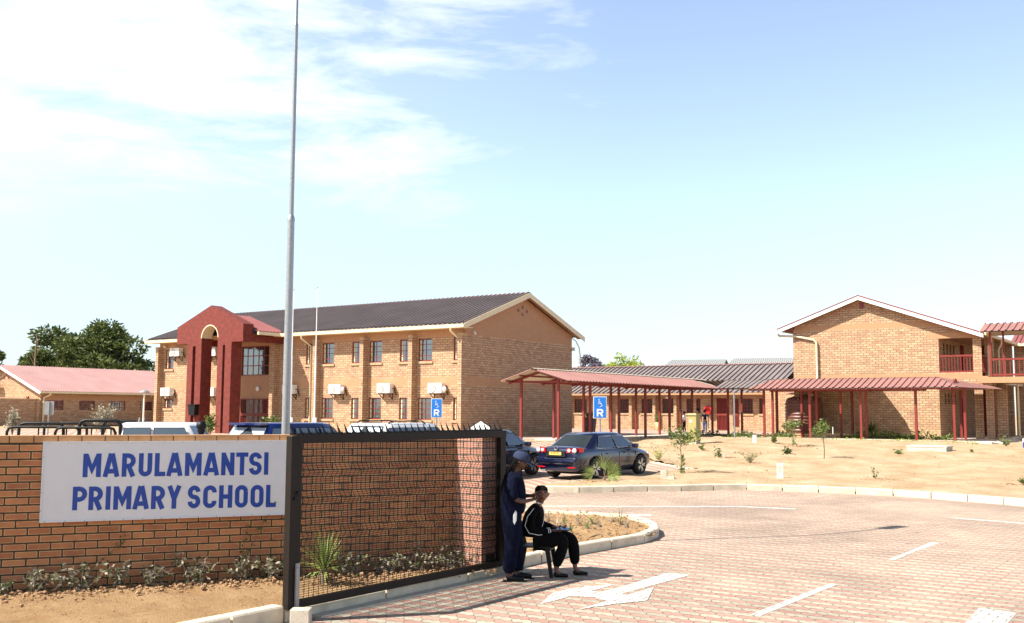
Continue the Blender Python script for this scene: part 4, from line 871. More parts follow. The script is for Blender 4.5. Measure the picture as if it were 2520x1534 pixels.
def text(b,ch,x0,x1,z,h,t,o,ax,n,y,mi=0):
    w=x1-x0
    for i,s in enumerate(glyph(ch,w,h,t)): stroke(b,s,t,Vector(o)+Vector(ax)*x0+Vector((0,0,z)),ax,(0,0,1),n,y+i*.0006,.003,mi)
z5p=lambda x,y:(x*760/2308,1040+y*760/2308)
def line(word,xs,yt,yb,name):
    L=B()
    for ch,(a,c) in zip(word,xs):
        mid=(a+c)/2; A=SW_.loc(*z5p(a,mid and (yt(mid)+yb(mid))/2)); Cc=SW_.loc(*z5p(c,(yt(mid)+yb(mid))/2)); zt=SW_.loc(*z5p(mid,yt(mid))).z; zb=SW_.loc(*z5p(mid,yb(mid))).z
        text(L,ch,A.x,Cc.x,zb,zt-zb,.057,(0,0,0),(1,0,0),(0,-1,0),.0122)
    return L.build(name,['signblue'],sgn)
line('MARULAMANTSI',((620,755),(770,893),(910,1012),(1035,1135),(1155,1235),(1243,1363),(1380,1503),(1518,1635),(1650,1748),(1760,1850),(1857,1952),(1967,2003)),lambda x:232-(x-620)*.0072,lambda x:408-(x-620)*.0137,'lettering')
line('PRIMARYSCHOOL',((542,650),(662,767),(788,826),(847,980),(990,1112),(1128,1230),(1247,1350),(1400,1495),(1515,1615),(1633,1732),(1752,1848),(1868,1965),(1983,2058)),lambda x:478-(x-542)*.0092,lambda x:654-(x-542)*.0158,'lettering')
# pier
pr=thing('gate_pier','square brick pier with a sunlit pinkish face behind the gate mesh','pier',Kp((-.8,15.16,0)),ROT); pr.scale=(K_,)*3
b=B(); b.box(0,.47,0,.45,-.1,1.83); b.build('shaft',['pierbrick'],pr)
b=B(); b.box(-.004,.474,-.004,.454,1.832,1.87); b.build('cap',['pierbrick'],pr)
# gate: local x along V
gr=math.atan2(V.y,V.x)
gt=thing('sliding_gate','dark steel sliding gate with folded wire mesh and a spiked top rail','gate',Kp(GL),gr); gt.scale=(K_,)*3
b=B(); b.box(0.0,.09,0,.09,.0,1.91); b.build('lead_post',['brownblack'],gt,fix=True,bevel=.006)
b=B(); b.box(.095,4.22,.005,.085,1.825,1.925); b.build('top_rail',['brownblack'],gt,fix=True,bevel=.006)
b=B(); b.box(.095,4.22,.005,.085,-.0,.085); b.build('bottom_rail',['brownblack'],gt,fix=True,bevel=.006)
b=B(); b.box(.095,.17,.008,.082,.087,1.823); b.build('stile',['brownblack'],gt)
b=B(); b.box(4.08,4.21,.008,.082,.087,1.823); b.build('stile',['brownblack'],gt)
b=B(); b.box(.10,.15,-.02,.004,.02,.50); b.box(.09,.135,-.03,-.02,.1,.45); b.build('drop_bolt',['grey'],gt)
b=B(); b.lathe([(.018,0),(.018,-.02),(.008,-.02)],10,0,(.10,-.005,1.28),'y'); b.box(.05,.14,-.018,-.001,1.20,1.235); b.build('latch',['black'],gt)
# mesh
b=B(); mx0,mx1,mz0,mz1=.17,4.08,.085,1.83
folds=(.38,.78,1.18,1.5)
def fo(z):
    d=0
    for f in folds: 
        k=abs(z-f); 
        if k<.075: d=max(d,(.075-k)/.075*.05)
    return d
yb=.045
zs_=[mz0]
while zs_[-1]<mz1-.026: zs_.append(zs_[-1]+.026)
for z in zs_:
    d=yb-fo(z); h=.0025; b.box(mx0,mx1,d-h,d+h,z-h,z+h)
key=sorted({mz0,mz1,*[f+k for f in folds for k in (-.075,0,.075)]})
x=mx0+.04
while x<mx1:
    h=.0025
    for a,c in zip(key,key[1:]): 
        ya,yc=yb-fo(a)+.004,yb-fo(c)+.004
        b.add([(x-h,ya-h,a),(x+h,ya-h,a),(x+h,ya+h,a),(x-h,ya+h,a),(x-h,yc-h,c),(x+h,yc-h,c),(x+h,yc+h,c),(x-h,yc+h,c)],((0,4,5,1),(1,5,6,2),(2,6,7,3),(3,7,4,0)))
    x+=.076
b.build('wire_mesh',['black'],gt)
# spikes: folded steel blades
N_=34
sp=B(); sp.add([(-.030,-.012,0),(.030,-.012,0),(.0,.014,0),(-.062,.0,.135)],((0,1,3),(1,2,3),(2,0,3)))
sp.add([(-.006,-.012,0),(.022,-.012,0),(.01,-.018,.02),(.040,-.02,.045)],((0,1,3),(1,2,3)))
s0=sp.build('spike',['black'],gt)
for i in range(N_):
    o=s0 if i==0 else s0.copy()
    if i: C.objects.link(o); o.parent=gt
    o.location=(.06+i*4.06/(N_-1),.04,1.925); o.rotation_euler.y=random.uniform(-.05,.05)
b=B()
for i in range(150):
    x=.02+i*4.15/150; b.add([(x,.03,1.924),(x+.016,.03,1.924),(x-.012,.03,1.952),(x,.06,1.924)],((0,1,2),(1,3,2),(3,0,2)))
b.build('spike_strip',['black'],gt)
st=thing('gate_guide_post','black toothed guide post behind the far end of the sliding gate','post',Kp(GL+V*3.92-EX*.16),gr); st.scale=(K_,)*3
b=B(); b.box(-.08,-.02,-.02,.06,0,1.8); b.build('channel',['black'],st)
b=B()
for i in range(34): b.box(-.09,-.005,-.035,-.021,.06+i*.052,.075+i*.052)
for i in range(8): b.lathe([(.014,0),(.008,-.02),(0,-.022)],8,0,(-.05,-.036,.2+i*.2),'y')
b.build('rack',['plasticb'],st)
b=B(); b.box(.04,.14,-.03,.06,0,1.82); b.build('post',['grey'],st)
b=B(); b.box(-.08,.12,-.08,.08,-.15,.18); b.build('foot',['black'],st)
b=B(); b.box(-.0,.20,-.16,.0,-.1,.165); o=b.build('gate_stop_block',['concrete'],loc=(-2.26,11.07,0),rz=.0,fix=True,bevel=.01); tag(o,'small pale concrete block at the foot of the gate lead post','block')
b=B(); b.box(0,.22,0,.11,.0,.10); o=b.build('loose_brick',['pierbrick'],loc=KL+V*3.3-EX*.30+Vector((0,0,.08)),rz=gr); tag(o,'loose orange brick under the far end of the gate','brick')
# ================= poles =================
lp=Vector((-3.52,16.34,0)); lh=10.0
t=thing('lamp_pole','tall stepped galvanised lamp pole rising behind the boundary wall','pole',lp)
j1=at(697,545,16.34).z; j2=at(722,63,16.34).z
b=B(); b.tube([(0,0,0),(0,0,j1)],[.068,.056],20); b.build('lower_shaft',['galv'],t)
b=B(); b.tube([(0,0,j1),(0,0,j1+.05),(0,0,j1+.10)],[.060,.058,.040],20); b.tube([(0,0,j1+.1),(0,0,j2)],[.039,.033],16); b.build('middle_shaft',['galv'],t)
b=B(); b.tube([(0,0,j2),(0,0,j2+.05),(0,0,lh)],[.036,.026,.024],16); b.tube([(0,0,lh),(.25,.15,lh+.35),(.9,.75,lh+.75),(1.3,1.1,lh+.8)],.024,10); b.build('upper_shaft',['galv'],t)
b=B(); b.box(-.15,.55,-.14,.14,-.05,.08,0,Matrix.Translation((1.3,1.1,lh+.8))@Matrix.Rotation(.7,4,'Z')); b.build('lamp_head',['grey'],t)
for px,top,lb in ((714,714,'thin white flagpole directly right of the tall lamp pole'),(773,708,'thin white flagpole standing alone in front of the first brick buttress')):
    p=G(px,1062); p=Vector((at(px,1062,44).x,44,.85)); h=at(px,top,44).z-.85
    t=thing('flagpole',lb,'flagpole',p,0,'thin flagpoles in front of the portal block')
    b=B(); b.tube([(0,0,.9),(0,0,h*.55)],.035,10); b.tube([(0,0,h*.55),(0,0,h)],[.024,.014],8); b.build('shaft',['white'],t)
    b=B(); b.box(-.09,.09,-.06,.06,0,1.05); b.build('hinge_box',['white'],t)
    b=B(); b.lathe([(0,h+.05),(.03,h+.02),(.03,h),(0,h-.02)],8); b.tube([(0,0,h-.05),(-.1,0,h-.05)],.01,5); b.build('finial',['grey'],t)
# street light behind the main block
p=Vector((at(1428,905,105).x,105,.9)); t=thing('street_lamp','slim curved street lamp rising beyond the gable end of the portal block','street lamp',p)
zt=at(1428,830,105).z-.9
b=B(); b.tube([(0,0,0),(0,0,zt-2.2),(-.12,0,zt-1.1),(-.45,0,zt-.4),(-1.0,0,zt)],[.10,.09,.08,.07,.06],8); b.build('pole',['grey'],t)
b=B(); b.tube([(-1.0,0,zt),(-1.7,0,zt+.15)],.09,8); b.build('lamp_head',['grey'],t)
p=Vector((at(352,1050,72).x,72,.9)); t=thing('garden_lamp','white post lamp with dark hat-shaped shade beside the portal block','street lamp',p); h=at(352,964,72).z-.9
b=B(); b.tube([(0,0,-.1),(0,0,h-.1)],.06,8); b.build('pole',['white'],t)
b=B(); b.lathe([(.0,h+.16),(.1,h+.1),(.40,h-.05),(.40,h-.08),(0,h-.06)],16); b.build('shade',['grey'],t)
p=G(1852,1050); p=Vector((at(1808,1073,50).x,50.0,.95)); t=thing('thin_post','slim grey post standing beside the dark striped walkway roof','post',p); b=B(); b.tube([(0,0,-.1),(0,0,2.25)],.04,8); b.build('shaft',['galv'],t)
# road signs
def wheelchair(b,o,s):
    st=lambda p,t: stroke(b,p,t,o,(1,0,0),(0,0,1),(0,-1,0),.0,.003)
    st(arc(.0,.0,.13*s,.13*s,150,-100,14),.03*s); st([(-.05*s,.14*s),(-.05*s,.34*s)],.045*s); st([(-.06*s,.15*s),(.10*s,.15*s),(.16*s,-.04*s),(.22*s,-.04*s)],.035*s); st([(-.05*s,.25*s),(.09*s,.25*s)],.03*s); st(arc(-.05*s,.41*s,.022*s,.022*s,0,360,8),.045*s)
def roadsign(px,py0,py1,pxl,pxr,Y,label,base):
    c=at((pxl+pxr)/2,(py0+py1)/2,Y); w=(at(pxr,py0,Y)-at(pxl,py0,Y)).length; z1=at(pxl,py0,Y).z; z0=at(pxl,py1,Y).z; gz=T(Y)
    t=thing('parking_sign',label,'sign',(c.x,Y,gz),0,'blue disabled parking signs'); z0-=gz; z1-=gz
    b=B(); b.box(-w/2,w/2,-.02,-.003,z0,z1); b.build('border',['white'],t)
    k=w*.05; b=B(); b.box(-w/2+k,w/2-k,-.026,-.0205,z0+k,z1-k); b.build('panel',['blue'],t)
    h=z1-z0; b=B(); s=h*.62; wheelchair(b,Vector((-.02*w,-.027,z0+h*.60)),s*1.0)
    text(b,'R',-.24*w,.25*w,z0+h*.09,h*.34,.085*w*1.4,(0,0,0),(1,0,0),(0,-1,0),.0275); b.build('symbols',['white'],t)
    b=B(); b.tube([(0,.02,-.1),(0,.02,z1-.1)],.035,8); b.build('post',['galv'],t)
roadsign(1476,976,1030,1460,1493,42,'blue disabled bay sign with letter R between the walkway posts','')
roadsign(1075,981,1028,1061,1088,44,'blue disabled bay sign with letter R in front of the tan facade','')
p=Vector((at(119,1050,46).x,46,.9)); t=thing('road_sign','grey back of a square sign on a blue-grey post at the far left','sign',p); z1=at(119,988,46).z-.9; z0=at(119,1021,46).z-.9
b=B(); b.box(-.21,.21,-.01,.01,z0,z1); b.build('panel',['grey'],t,fix=True,bevel=.006); b=B(); b.tube([(0,-.03,-.2),(0,-.03,z1-.05)],.03,8); b.box(-.03,.03,-.05,-.012,z0+.1,z1,0); b.build('post',['galv'],t)
# cabinet, tank, garden bits
p=G(1697,1093); t=thing('electrical_cabinet','olive green electrical cabinet on a pale plinth beside the walkway','cabinet',(p.x,p.y,p.z),ROT+.02); 
b=B(); b.box(-.05,.31,0,.48,.12,1.22,0); b.build('body',['cab'],t,fix=True,bevel=.01); b=B(); b.prism([(-.08,-.04,1.22),(.34,-.04,1.22),(.32,-.02,1.30),(-.06,-.02,1.30)],(0,.56,0)); b.build('lid',['cab'],t)
b=B(); b.box(-.03,.29,.02,.46,-.2,.118); b.build('plinth',['concrete'],t); b=B(); b.box(.311,.32,.23,.25,.15,1.18); b.box(.22,.25,-.03,-.001,.62,.72); b.build('door_seam',['grey'],t)
b=B(); b.box(.02,.12,-.006,-.001,.92,1.02); b.build('label_plate',['white'],t)
t=thing('water_tank','round ribbed brown plastic water tank against the tall tan gable','water tank',B_.w(.95,-1.25,0),ROT); tr=.93
prof=[(tr,.22)]
z=.3
while z<1.75: prof+=[(tr,z),(tr+.035,z+.03),(tr+.035,z+.08),(tr,z+.11)]; z+=.17
prof+=[(tr,1.82),(tr*.97,1.92),(tr*.8,2.02),(tr*.45,2.10),(.22,2.12)]
b=B(); b.lathe(prof,40); b.build('body',['tank'],t)
b=B(); b.lathe([(.24,2.11),(.24,2.19),(.2,2.21),(0,2.22)],20); b.build('lid',['tank'],t)
b=B()
for k in range(8): a=k*math.pi/4; b.bar((.5*math.cos(a),.5*math.sin(a),2.09),(.9*math.cos(a),.9*math.sin(a),1.96),.09,.09)
b.build('lug',['tank'],t)
b=B(); b.box(-.95,2.6,-1.1,1.2,-.5,.12); b.box(-.98,2.63,-1.13,1.2,.12,.20,1); tag(b.build('tank_plinth',['brick','brickv'],loc=B_.w(.75,-1.25,0),rz=ROT),'low brick plinth carrying the brown water tank','plinth')
def marker(px,py,pt,wd,lb,name='marker_post',m='white',wp=False):
    p=G(px,py); h=at(px,pt,p.y).z-p.z; t=thing(name,lb,'marker',(p.x,p.y,p.z-.02),-.25); b=B(); b.box(-wd/2,wd/2,-wd*.4,wd*.4,-.1,h+.02); b.build('post',[m],t,fix=True,bevel=.008)
    if wp:
        b=B(); text(b,'W',-.045,.045,h*.70,.085,.016,(0,0,0),(1,0,0),(0,-1,0),wd*.4+.001); text(b,'P',-.03,.03,h*.42,.08,.016,(0,0,0),(1,0,0),(0,-1,0),wd*.4+.001); b.build('lettering',[mat('yellow_paint',(.72,.50,.05),.6)],t)
marker(1920,1178,1141,.185,'white marker post painted with yellow W P in the garden',wp=True)
marker(1857,1093,1071,.155,'small plain white marker post beside the walkway edge')
marker(1781,1129,1116,.13,'tiny pale stone block beside a drooping sapling',m='concrete')
marker(2050,1078,1050,.05,'thin white peg among the green edging plants')
p=G(1640,1182); t=thing('concrete_marker','cross-shaped pale concrete blocks standing at the garden kerb','marker',(p.x,p.y,p.z),-.3); b=B(); b.box(-.17,.02,-.08,.08,-.1,.30); b.build('upright_block',['concrete'],t); b=B(); b.box(.03,.25,-.10,.08,-.1,.13); b.build('low_block',['concrete'],t)
p=G(2232,1112); t=thing('manhole_box','flat pale concrete box set in the sand before the tall gable','box',(p.x,p.y,p.z),ROT-.05)
b=B(); b.box(-.0,1.50,0,.9,-.2,.20); b.build('body',['concrete'],t,fix=True,bevel=.01); b=B(); b.box(-.02,1.52,-.02,.92,.202,.25); b.build('lid',['slab'],t)
p=at(2519,1085,43); t=thing('blue_drum','small blue and white drum at the right edge before the shaded wing','drum',(p.x+.15,43,.80)); b=B(); b.lathe([(.16,0),(.17,.03),(.17,.24),(.17,.26)],16,0); b.build('body',['signblue'],t); b=B(); b.lathe([(.172,.27),(.172,.40),(.0,.41)],16); b.build('lid',['white'],t)
# fire hose reel
t=thing('fire_hose_reel','round red fire hose reel on the wall by the barred gate','hose reel',M_.w(11.45,-.25,1.45),ROT); b=B(); b.lathe([(.30,-.12),(.30,.12),(.1,.13),(0,.13)],24,0,(0,0,0),'y'); b.lathe([(.30,-.12),(.26,-.14),(.1,-.10),(0,-.10)],24,0,(0,0,0),'y'); b.build('drum',[mat('fire_red',(.55,.02,.02),.35)],t)
b=B(); b.tube([(.3,-.16,-.2),(.05,-.2,.2),(-.2,-.16,.0)],.03,6); b.tube([(0,0,-.4),(0,0,-1.3)],.025,6); b.build('hose',['black'],t)
# gazebo top behind the gate
p=at(1183,1037,37); t=thing('gazebo','small white pointed gazebo top poking above the gate spikes','gazebo',(p.x,37,T(37))); h=p.z-T(37)
b=B(); w=.62; b.add([(-w,-w,h-.42),(w,-w,h-.42),(w,w,h-.42),(-w,w,h-.42),(0,0,h)],((0,1,4),(1,2,4),(2,3,4),(3,0,4))); b.box(-w,w,-w,w,h-.5,h-.421); b.build('canopy',['white'],t)
b=B(); b.tube([(0,0,0),(0,0,h-.3)],.03,8); b.build('leg',['galv'],t)
# ================= vehicles =================
def wheel(par,x,y,r,w,side,spokes=5,rs=.68):
    t=B(); t.lathe([(r*.70,-w/2),(r*.93,-w/2),(r,-w*.32),(r,w*.32),(r*.93,w/2),(r*.70,w/2)],32,0,(0,0,0),'y'); o=t.build('wheel',['rubber'],par); o.location=(x,y,r)
    rm=B(); s=side*w/2; rm.lathe([(r*.71,s*.2),(r*.71,s*.98),(r*rs,s*.99),(r*rs*.93,s*.80)],32,0,(0,0,0),'y')
    for k in range(spokes):
        for dd in (-.10,.10):
            a=k*2*math.pi/spokes+dd; a2=k*2*math.pi/spokes+dd*1.8
            rm.bar((math.cos(a)*r*.12,s*.88,math.sin(a)*r*.12),(math.cos(a2)*r*rs*.97,s*.92,math.sin(a2)*r*rs*.97),r*.085,.03)
    rm.lathe([(.05,s*.98),(0,s*1.0)],12,0,(0,0,0),'y'); rm.build('rim',['alloy'],o)
    h=B(); h.lathe([(r*.66,s*.45),(0,s*.45)],24,0,(0,0,0),'y'); h.build('hub',['black'],o)
def car(name,label,loc,rz,paint,st,gh,wb,wr=.32,W=.88,roofm=None,clad=None,cat='car',glass='glassd',rails=False):
    """st: stations (x,zbottom,zbelt,ztop,halfwidth); gh: dict of greenhouse; local +x = forward"""
    t=thing(name,label,cat,loc,rz)
    b=B(); ring=[]
    for x,zb,zs,zt,hw in st:
        pts=[(0,zb),(hw*.80,zb),(hw*.965,zb+.07),(hw,zb+(zs-zb)*.45),(hw*.985,zs-.10),(hw*.93,zs),(hw*.72,zt-.012),(0,zt)]
        full=[(x,y,z) for y,z in pts]+[(x,-y,z) for y,z in pts[-2:0:-1]]; ring.append(full)
    n=len(ring[0]); vs=[p for r in ring for p in r]
    fs=[(i*n+k,i*n+(k+1)%n,(i+1)*n+(k+1)%n,(i+1)*n+k) for i in range(len(ring)-1) for k in range(n)]
    fs+=[tuple(range(n))[::-1],tuple(range((len(ring)-1)*n,len(ring)*n))]
    b.add(vs,fs,0,True); o=b.build('body',[paint],t,fix=True)
    m=o.modifiers.new('s','SUBSURF'); m.levels=2; m.render_levels=2; bake(o)
    cs=[]
    for x in wb:
        for sy in (-1,1):
            c=B(); c.lathe([(wr*1.16,-.30),(wr*1.16,.30)],28,0,(0,0,0),'y'); k=c.build('cutter',['black'],t,fix=True); k.location=(x,sy*(W-.02),wr*1.03); cs.append(k); md=o.modifiers.new('b','BOOLEAN'); md.object=k; md.operation='DIFFERENCE'; md.solver='EXACT'
    bake(o)
    for k in cs: bpy.data.objects.remove(k)
    o.data.materials.clear(); o.data.materials.append(M[paint] if isinstance(paint,str) else paint)
    for p in o.data.polygons: p.material_index=0; p.use_smooth=True
    for x in wb:
        for sy in (-1,1): wheel(t,x,sy*(W-.10),wr,.21,sy)
        a=B(); 
    u=B(); u.box(wb[0]-.5,wb[1]+.4,-W*.8,W*.8,.17,.3); u.build('underbody',['black'],t)
    # greenhouse
    g=gh; zb,zr=g['zb'],g['zr']; wr_,wb_=g['wr'],g['wb']
    xs_b=[g['b0'],g['b1']]; xs_r=[g['r0'],g['r1']]
    c=B()
    def P(x,y,z): return Vector((x,y,z))
    lo=[P(g['b0'],-wb_*.94,zb-.05),P(g['b1'],-wb_*.92,zb-.05),P(g['b1'],wb_*.92,zb-.05),P(g['b0'],wb_*.94,zb-.05)]
    # rings: belt, roof edge, roof crown; extra columns for curvature
    def ring_(z,x0,x1,w0,w1,nn=6):
        R1=[P(x0+(x1-x0)*i/nn,-(w0+(w1-w0)*i/nn)*(1+.05*math.sin(math.pi*i/nn)),z) for i in range(nn+1)]
        return R1+[P(p.x,-p.y,p.z) for p in reversed(R1)]
    rr=[ring_(zb-.06,g['b0'],g['b1'],wb_*.93,wb_*.9),ring_(zb,g['b0']+.01,g['b1']-.01,wb_*.93,wb_*.9),ring_(zr-.045,g['r0'],g['r1'],wr_,wr_*.97),ring_(zr-.008,g['r0']+.1,g['r1']-.12,wr_*.86,wr_*.82),ring_(zr,g['r0']+.45,g['r1']-.45,wr_*.4,wr_*.4)]
    nn=len(rr[0]); vs=[p for r in rr for p in r]; c.add(vs,[(i*nn+k,i*nn+(k+1)%nn,(i+1)*nn+(k+1)%nn,(i+1)*nn+k) for i in range(len(rr)-1) for k in range(nn)]+[tuple(range((len(rr)-1)*nn,len(rr)*nn))],0,True)
    c.build('roof',[roofm or paint],t,fix=True)
    # glass panels follow the cabin faces, 8 mm proud
    def side(sy,x0b,x1b,x0r,x1r,name='side_window'):
        q=B(); H0,H1=.06,.86
        def S(f,h,lift=.010):
            # point on side at belt fraction
            xb=f[0]; xr=f[1]; x=xb+(xr-xb)*h; w=(wb_*.93)*(1-h)+wr_*h; k=(x-g['b0'])/(g['b1']-g['b0']); w*=1+.05*math.sin(math.pi*min(max(k,0),1))
            return P(x,sy*(w+lift),zb+(zr-.045-zb)*h)
        A_s,B_s=(x0b,x0r),(x1b,x1r); vs=[]; 
        for h in (H0,H0+(H1-H0)/2,H1):
            for f in (0,.5,1): vs.append(S((A_s[0]+(B_s[0]-A_s[0])*f,A_s[1]+(B_s[1]-A_s[1])*f),h))
        fs=[(0,1,4,3),(1,2,5,4),(3,4,7,6),(4,5,8,7)]; q.add(vs,fs if sy<0 else [f[::-1] for f in fs],0,True); w_=q.build(name,[glass],t)
        tb=B(); loop=[S((A_s[0],A_s[1]),H0,.014),S((B_s[0],B_s[1]),H0,.014),S((B_s[0],B_s[1]),H1,.014),S((A_s[0],A_s[1]),H1,.014)]
        tb.tube(loop+[loop[0]],.010,4); tb.build('window_trim',[g.get('trim','black')],w_)
    for sy in (-1,1):
        for a in g['win']: side(sy,*a)
    for nm,x0,x1 in (('rear_window',g['b0'],g['r0']),('windscreen',g['b1'],g['r1'])):
        s=-1 if nm=='rear_window' else 1; q=B(); vs=[]
        for h in (.04,.5,.93):
            x=x0+(x1-x0)*h+s*.012; w=((wb_*.93)*(1-h)+wr_*h)*.90; z=zb+(zr-.045-zb)*h+.006; vs+=[P(x,-w,z),P(x+s*.045,0,z),P(x,w,z)]
        q.add(vs,[(0,1,4,3),(1,2,5,4),(3,4,7,6),(4,5,8,7)],0,True); q.build(nm,[glass],t)
    if rails:
        for sy in (-1,1):
            q=B(); q.tube([(g['r0']+.15,sy*wr_*.9,zr-.03),(g['r0']+.3,sy*wr_*.9,zr+.05),(g['r1']-.5,sy*wr_*.9,zr+.05),(g['r1']-.35,sy*wr_*.9,zr-.03)],.02,6); q.build('roof_rail',['black'],t)
    for sy in (-1,1):
        q=B(); mxx=g['b1']-.42; q.box(mxx-.07,mxx+.07,min(sy*(W-.04),sy*(W+.16)),max(sy*(W-.04),sy*(W+.16)),zb+.0,zb+.13); q.build('mirror',[paint],t,fix=True,bevel=.03)
        q=B(); 
        for xx in g.get('doors',()): q.box(xx-.006,xx+.006,sy*W*.99-.004,sy*W*.99+.012*1,.36,zb-.12)
        if g.get('doors'): q.build('door_seam',['black'],t)
        for xx in g.get('handles',()):
            q=B(); q.box(xx-.09,xx+.09,min(sy*(W-.01),sy*(W+.025)),max(sy*(W-.01),sy*(W+.025)),zb-.16,zb-.13); q.build('door_handle',[paint],t)
    return t
M['navycar']=mat('navy_car_paint',(.008,.012,.045),.22,metal=.3,var=0,coat=1.0)
M['darkcar']=mat('dark_blue_car_paint',(.008,.011,.026),.25,metal=.2,var=0,coat=1.0)
M['bluecar']=mat('blue_car_paint',(.006,.02,.12),.22,metal=.3,var=0,coat=1.0)
M['silvercar']=mat('silver_car_paint',(.50,.56,.62),.25,metal=.5,var=0,coat=.8)
M['whitecar']=mat('white_car_paint',(.74,.75,.75),.25,var=0,coat=.8)
M['lampred']=mat('red_tail_lens',(.60,.008,.008),.18,var=0,coat=.6)
M['lampw']=mat('clear_lens',(.80,.82,.82),.15,var=0,coat=.6)
sedan=[(-2.25,.36,.80,.86,.60),(-2.22,.27,.92,1.0,.80),(-2.05,.22,.95,1.06,.87),(-1.6,.20,.95,1.07,.885),(-.9,.20,.94,1.02,.89),(0,.20,.93,.99,.89),(.9,.20,.91,.97,.89),(1.25,.20,.86,.96,.885),(1.75,.22,.78,.86,.86),(2.08,.25,.68,.74,.78),(2.25,.32,.56,.62,.58)]
ghs=dict(zb=.93,zr=1.45,wb=.86,wr=.60,b0=-1.72,b1=1.28,r0=-.95,r1=.42,trim='chrome',doors=(-.98+.0,.02,1.0),handles=(-.62,.40),
    win=((-1.12,-.12,-.82,-.20),(-.04,.98,-.12,.40)))
jr=G(1467,1178); jf=G(1578,1168); 
print('jetta',jr,jf,(jf-jr).length)
jh=math.pi/2-R_(40); jd=Vector((math.cos(jh),math.sin(jh),0)); jn=Vector((-jd.y,jd.x,0)); jr=at(1461,1178,31.5); jc=Vector((jr.x,jr.y,0))+jd*1.33+jn*.80
jc.z=T(jc.y)+.008
jt=car('sedan_car','dark navy saloon car seen from behind with round-lamped red tail lights',jc,jh,'navycar',sedan,ghs,(-1.33,1.30),.33,.89)
pitch=math.atan(.02*jd.y); jt.rotation_euler=(0,-pitch,jh); jt.scale=(.94,.94,.94)
# tail details
for sy in (-1,1):
    b=B(); b.prism([(-2.275,sy*.42,.86),(-2.24,sy*.62,.85),(-2.20,sy*.80,.86),(-2.05,sy*.885,.88),(-2.05,sy*.885,1.0),(-2.18,sy*.80,1.01),(-2.23,sy*.62,1.01),(-2.265,sy*.44,1.0)],(.08,0,0)); tl=b.build('tail_light',['lampred'],jt,fix=True)
    for yy,rr_,xx in ((.53,.055,-2.275),(.72,.075,-2.245)):
        b=B(); b.lathe([(rr_,0),(rr_,-.012),(0,-.016)],18,0,(xx,sy*yy,.93),'x'); b.build('lamp',['lampw'],tl)
    b=B(); b.box(-2.27,-2.24,min(sy*.46,sy*.74),max(sy*.46,sy*.74),.385,.415); b.build('reflector',['lampred'],jt)
b=B(); b.prism([(-2.30,-.40,.73),(-2.30,.40,.73),(-2.275,.36,.90),(-2.275,-.36,.90)],(.05,0,0)); pr_=b.build('plate_recess',['black'],jt)
b=B(); b.box(-2.312,-2.304,-.24,.24,.78,.88); pl=b.build('number_plate',[mat('yellow_plate',(.72,.50,.12),.5,var=0)],jt)
def ftext(s,size,mt,par,loc,rot,ext=.001,name='lettering'):
    cu=bpy.data.curves.new(name,'FONT'); cu.body=s; cu.size=size; cu.align_x='CENTER'; cu.align_y='CENTER'; cu.extrude=ext; o=bpy.data.objects.new(name,cu); C.objects.link(o)
    bpy.context.view_layer.update(); me=bpy.data.meshes.new_from_object(o.evaluated_get(bpy.context.evaluated_depsgraph_get())); bpy.data.objects.remove(o)
    o=bpy.data.objects.new(name,me); C.objects.link(o); me.materials.clear(); me.materials.append(M[mt]); o.parent=par; o.location=loc; o.rotation_euler=rot; return o
ftext('B 597 BT',.085,'black',pl,(-2.3135,0,.838),(R_(90),0,R_(-90)))
b=B(); b.lathe([(.07,-.0),(.07,-.012),(.055,-.014),(.055,0)],24,0,(-2.262,0,1.0),'x'); 
stv=lambda p: stroke(b,p,.010,(-2.272,0,1.0),(0,-1,0),(0,0,1),(-1,0,0),.0,.004)
stv([(-.027,.05),(0,.006),(.027,.05)]); stv([(-.052,.018),(-.022,-.048),(0,-.004),(.022,-.048),(.052,.018)]); b.build('emblem',['chrome'],jt)
b=B(); b.box(-2.315,-2.28,-.62,.62,.50,.53); b.build('bumper_trim',['chrome'],jt)
b=B(); b.prism([(-2.30,-.70,.56),(-2.30,.70,.56),(-2.27,.80,.70),(-2.29,.45,.71),(-2.295,.40,.68),(-2.295,-.40,.68),(-2.29,-.45,.71),(-2.27,-.80,.70)],(.2,0,0)); b.build('bumper',['navycar'],jt,fix=True,bevel=.02)
b=B(); b.box(-2.262,-2.255,-.66,.66,.715,.722); b.tube([(-2.10,-.83,1.0),(-1.72,-.74,1.07),(-1.70,.74,1.07),(-2.10,.83,1.0)],.004,4); b.build('boot_seam',['black'],jt)
b=B(); b.tube([(-2.28,.55,.28),(-2.15,.55,.28)],.03,8); b.tube([(-2.28,.47,.28),(-2.15,.47,.28)],.03,8); b.build('exhaust',['grey'],jt)
for sy in (-1,1):
    b=B(); b.prism([(2.10,sy*.45,.60),(2.0,sy*.70,.62),(1.86,sy*.80,.66),(1.86,sy*.80,.76),(2.0,sy*.70,.73),(2.10,sy*.45,.70)],(.03,0,0)); b.build('headlight',['lampw'],jt,fix=True)
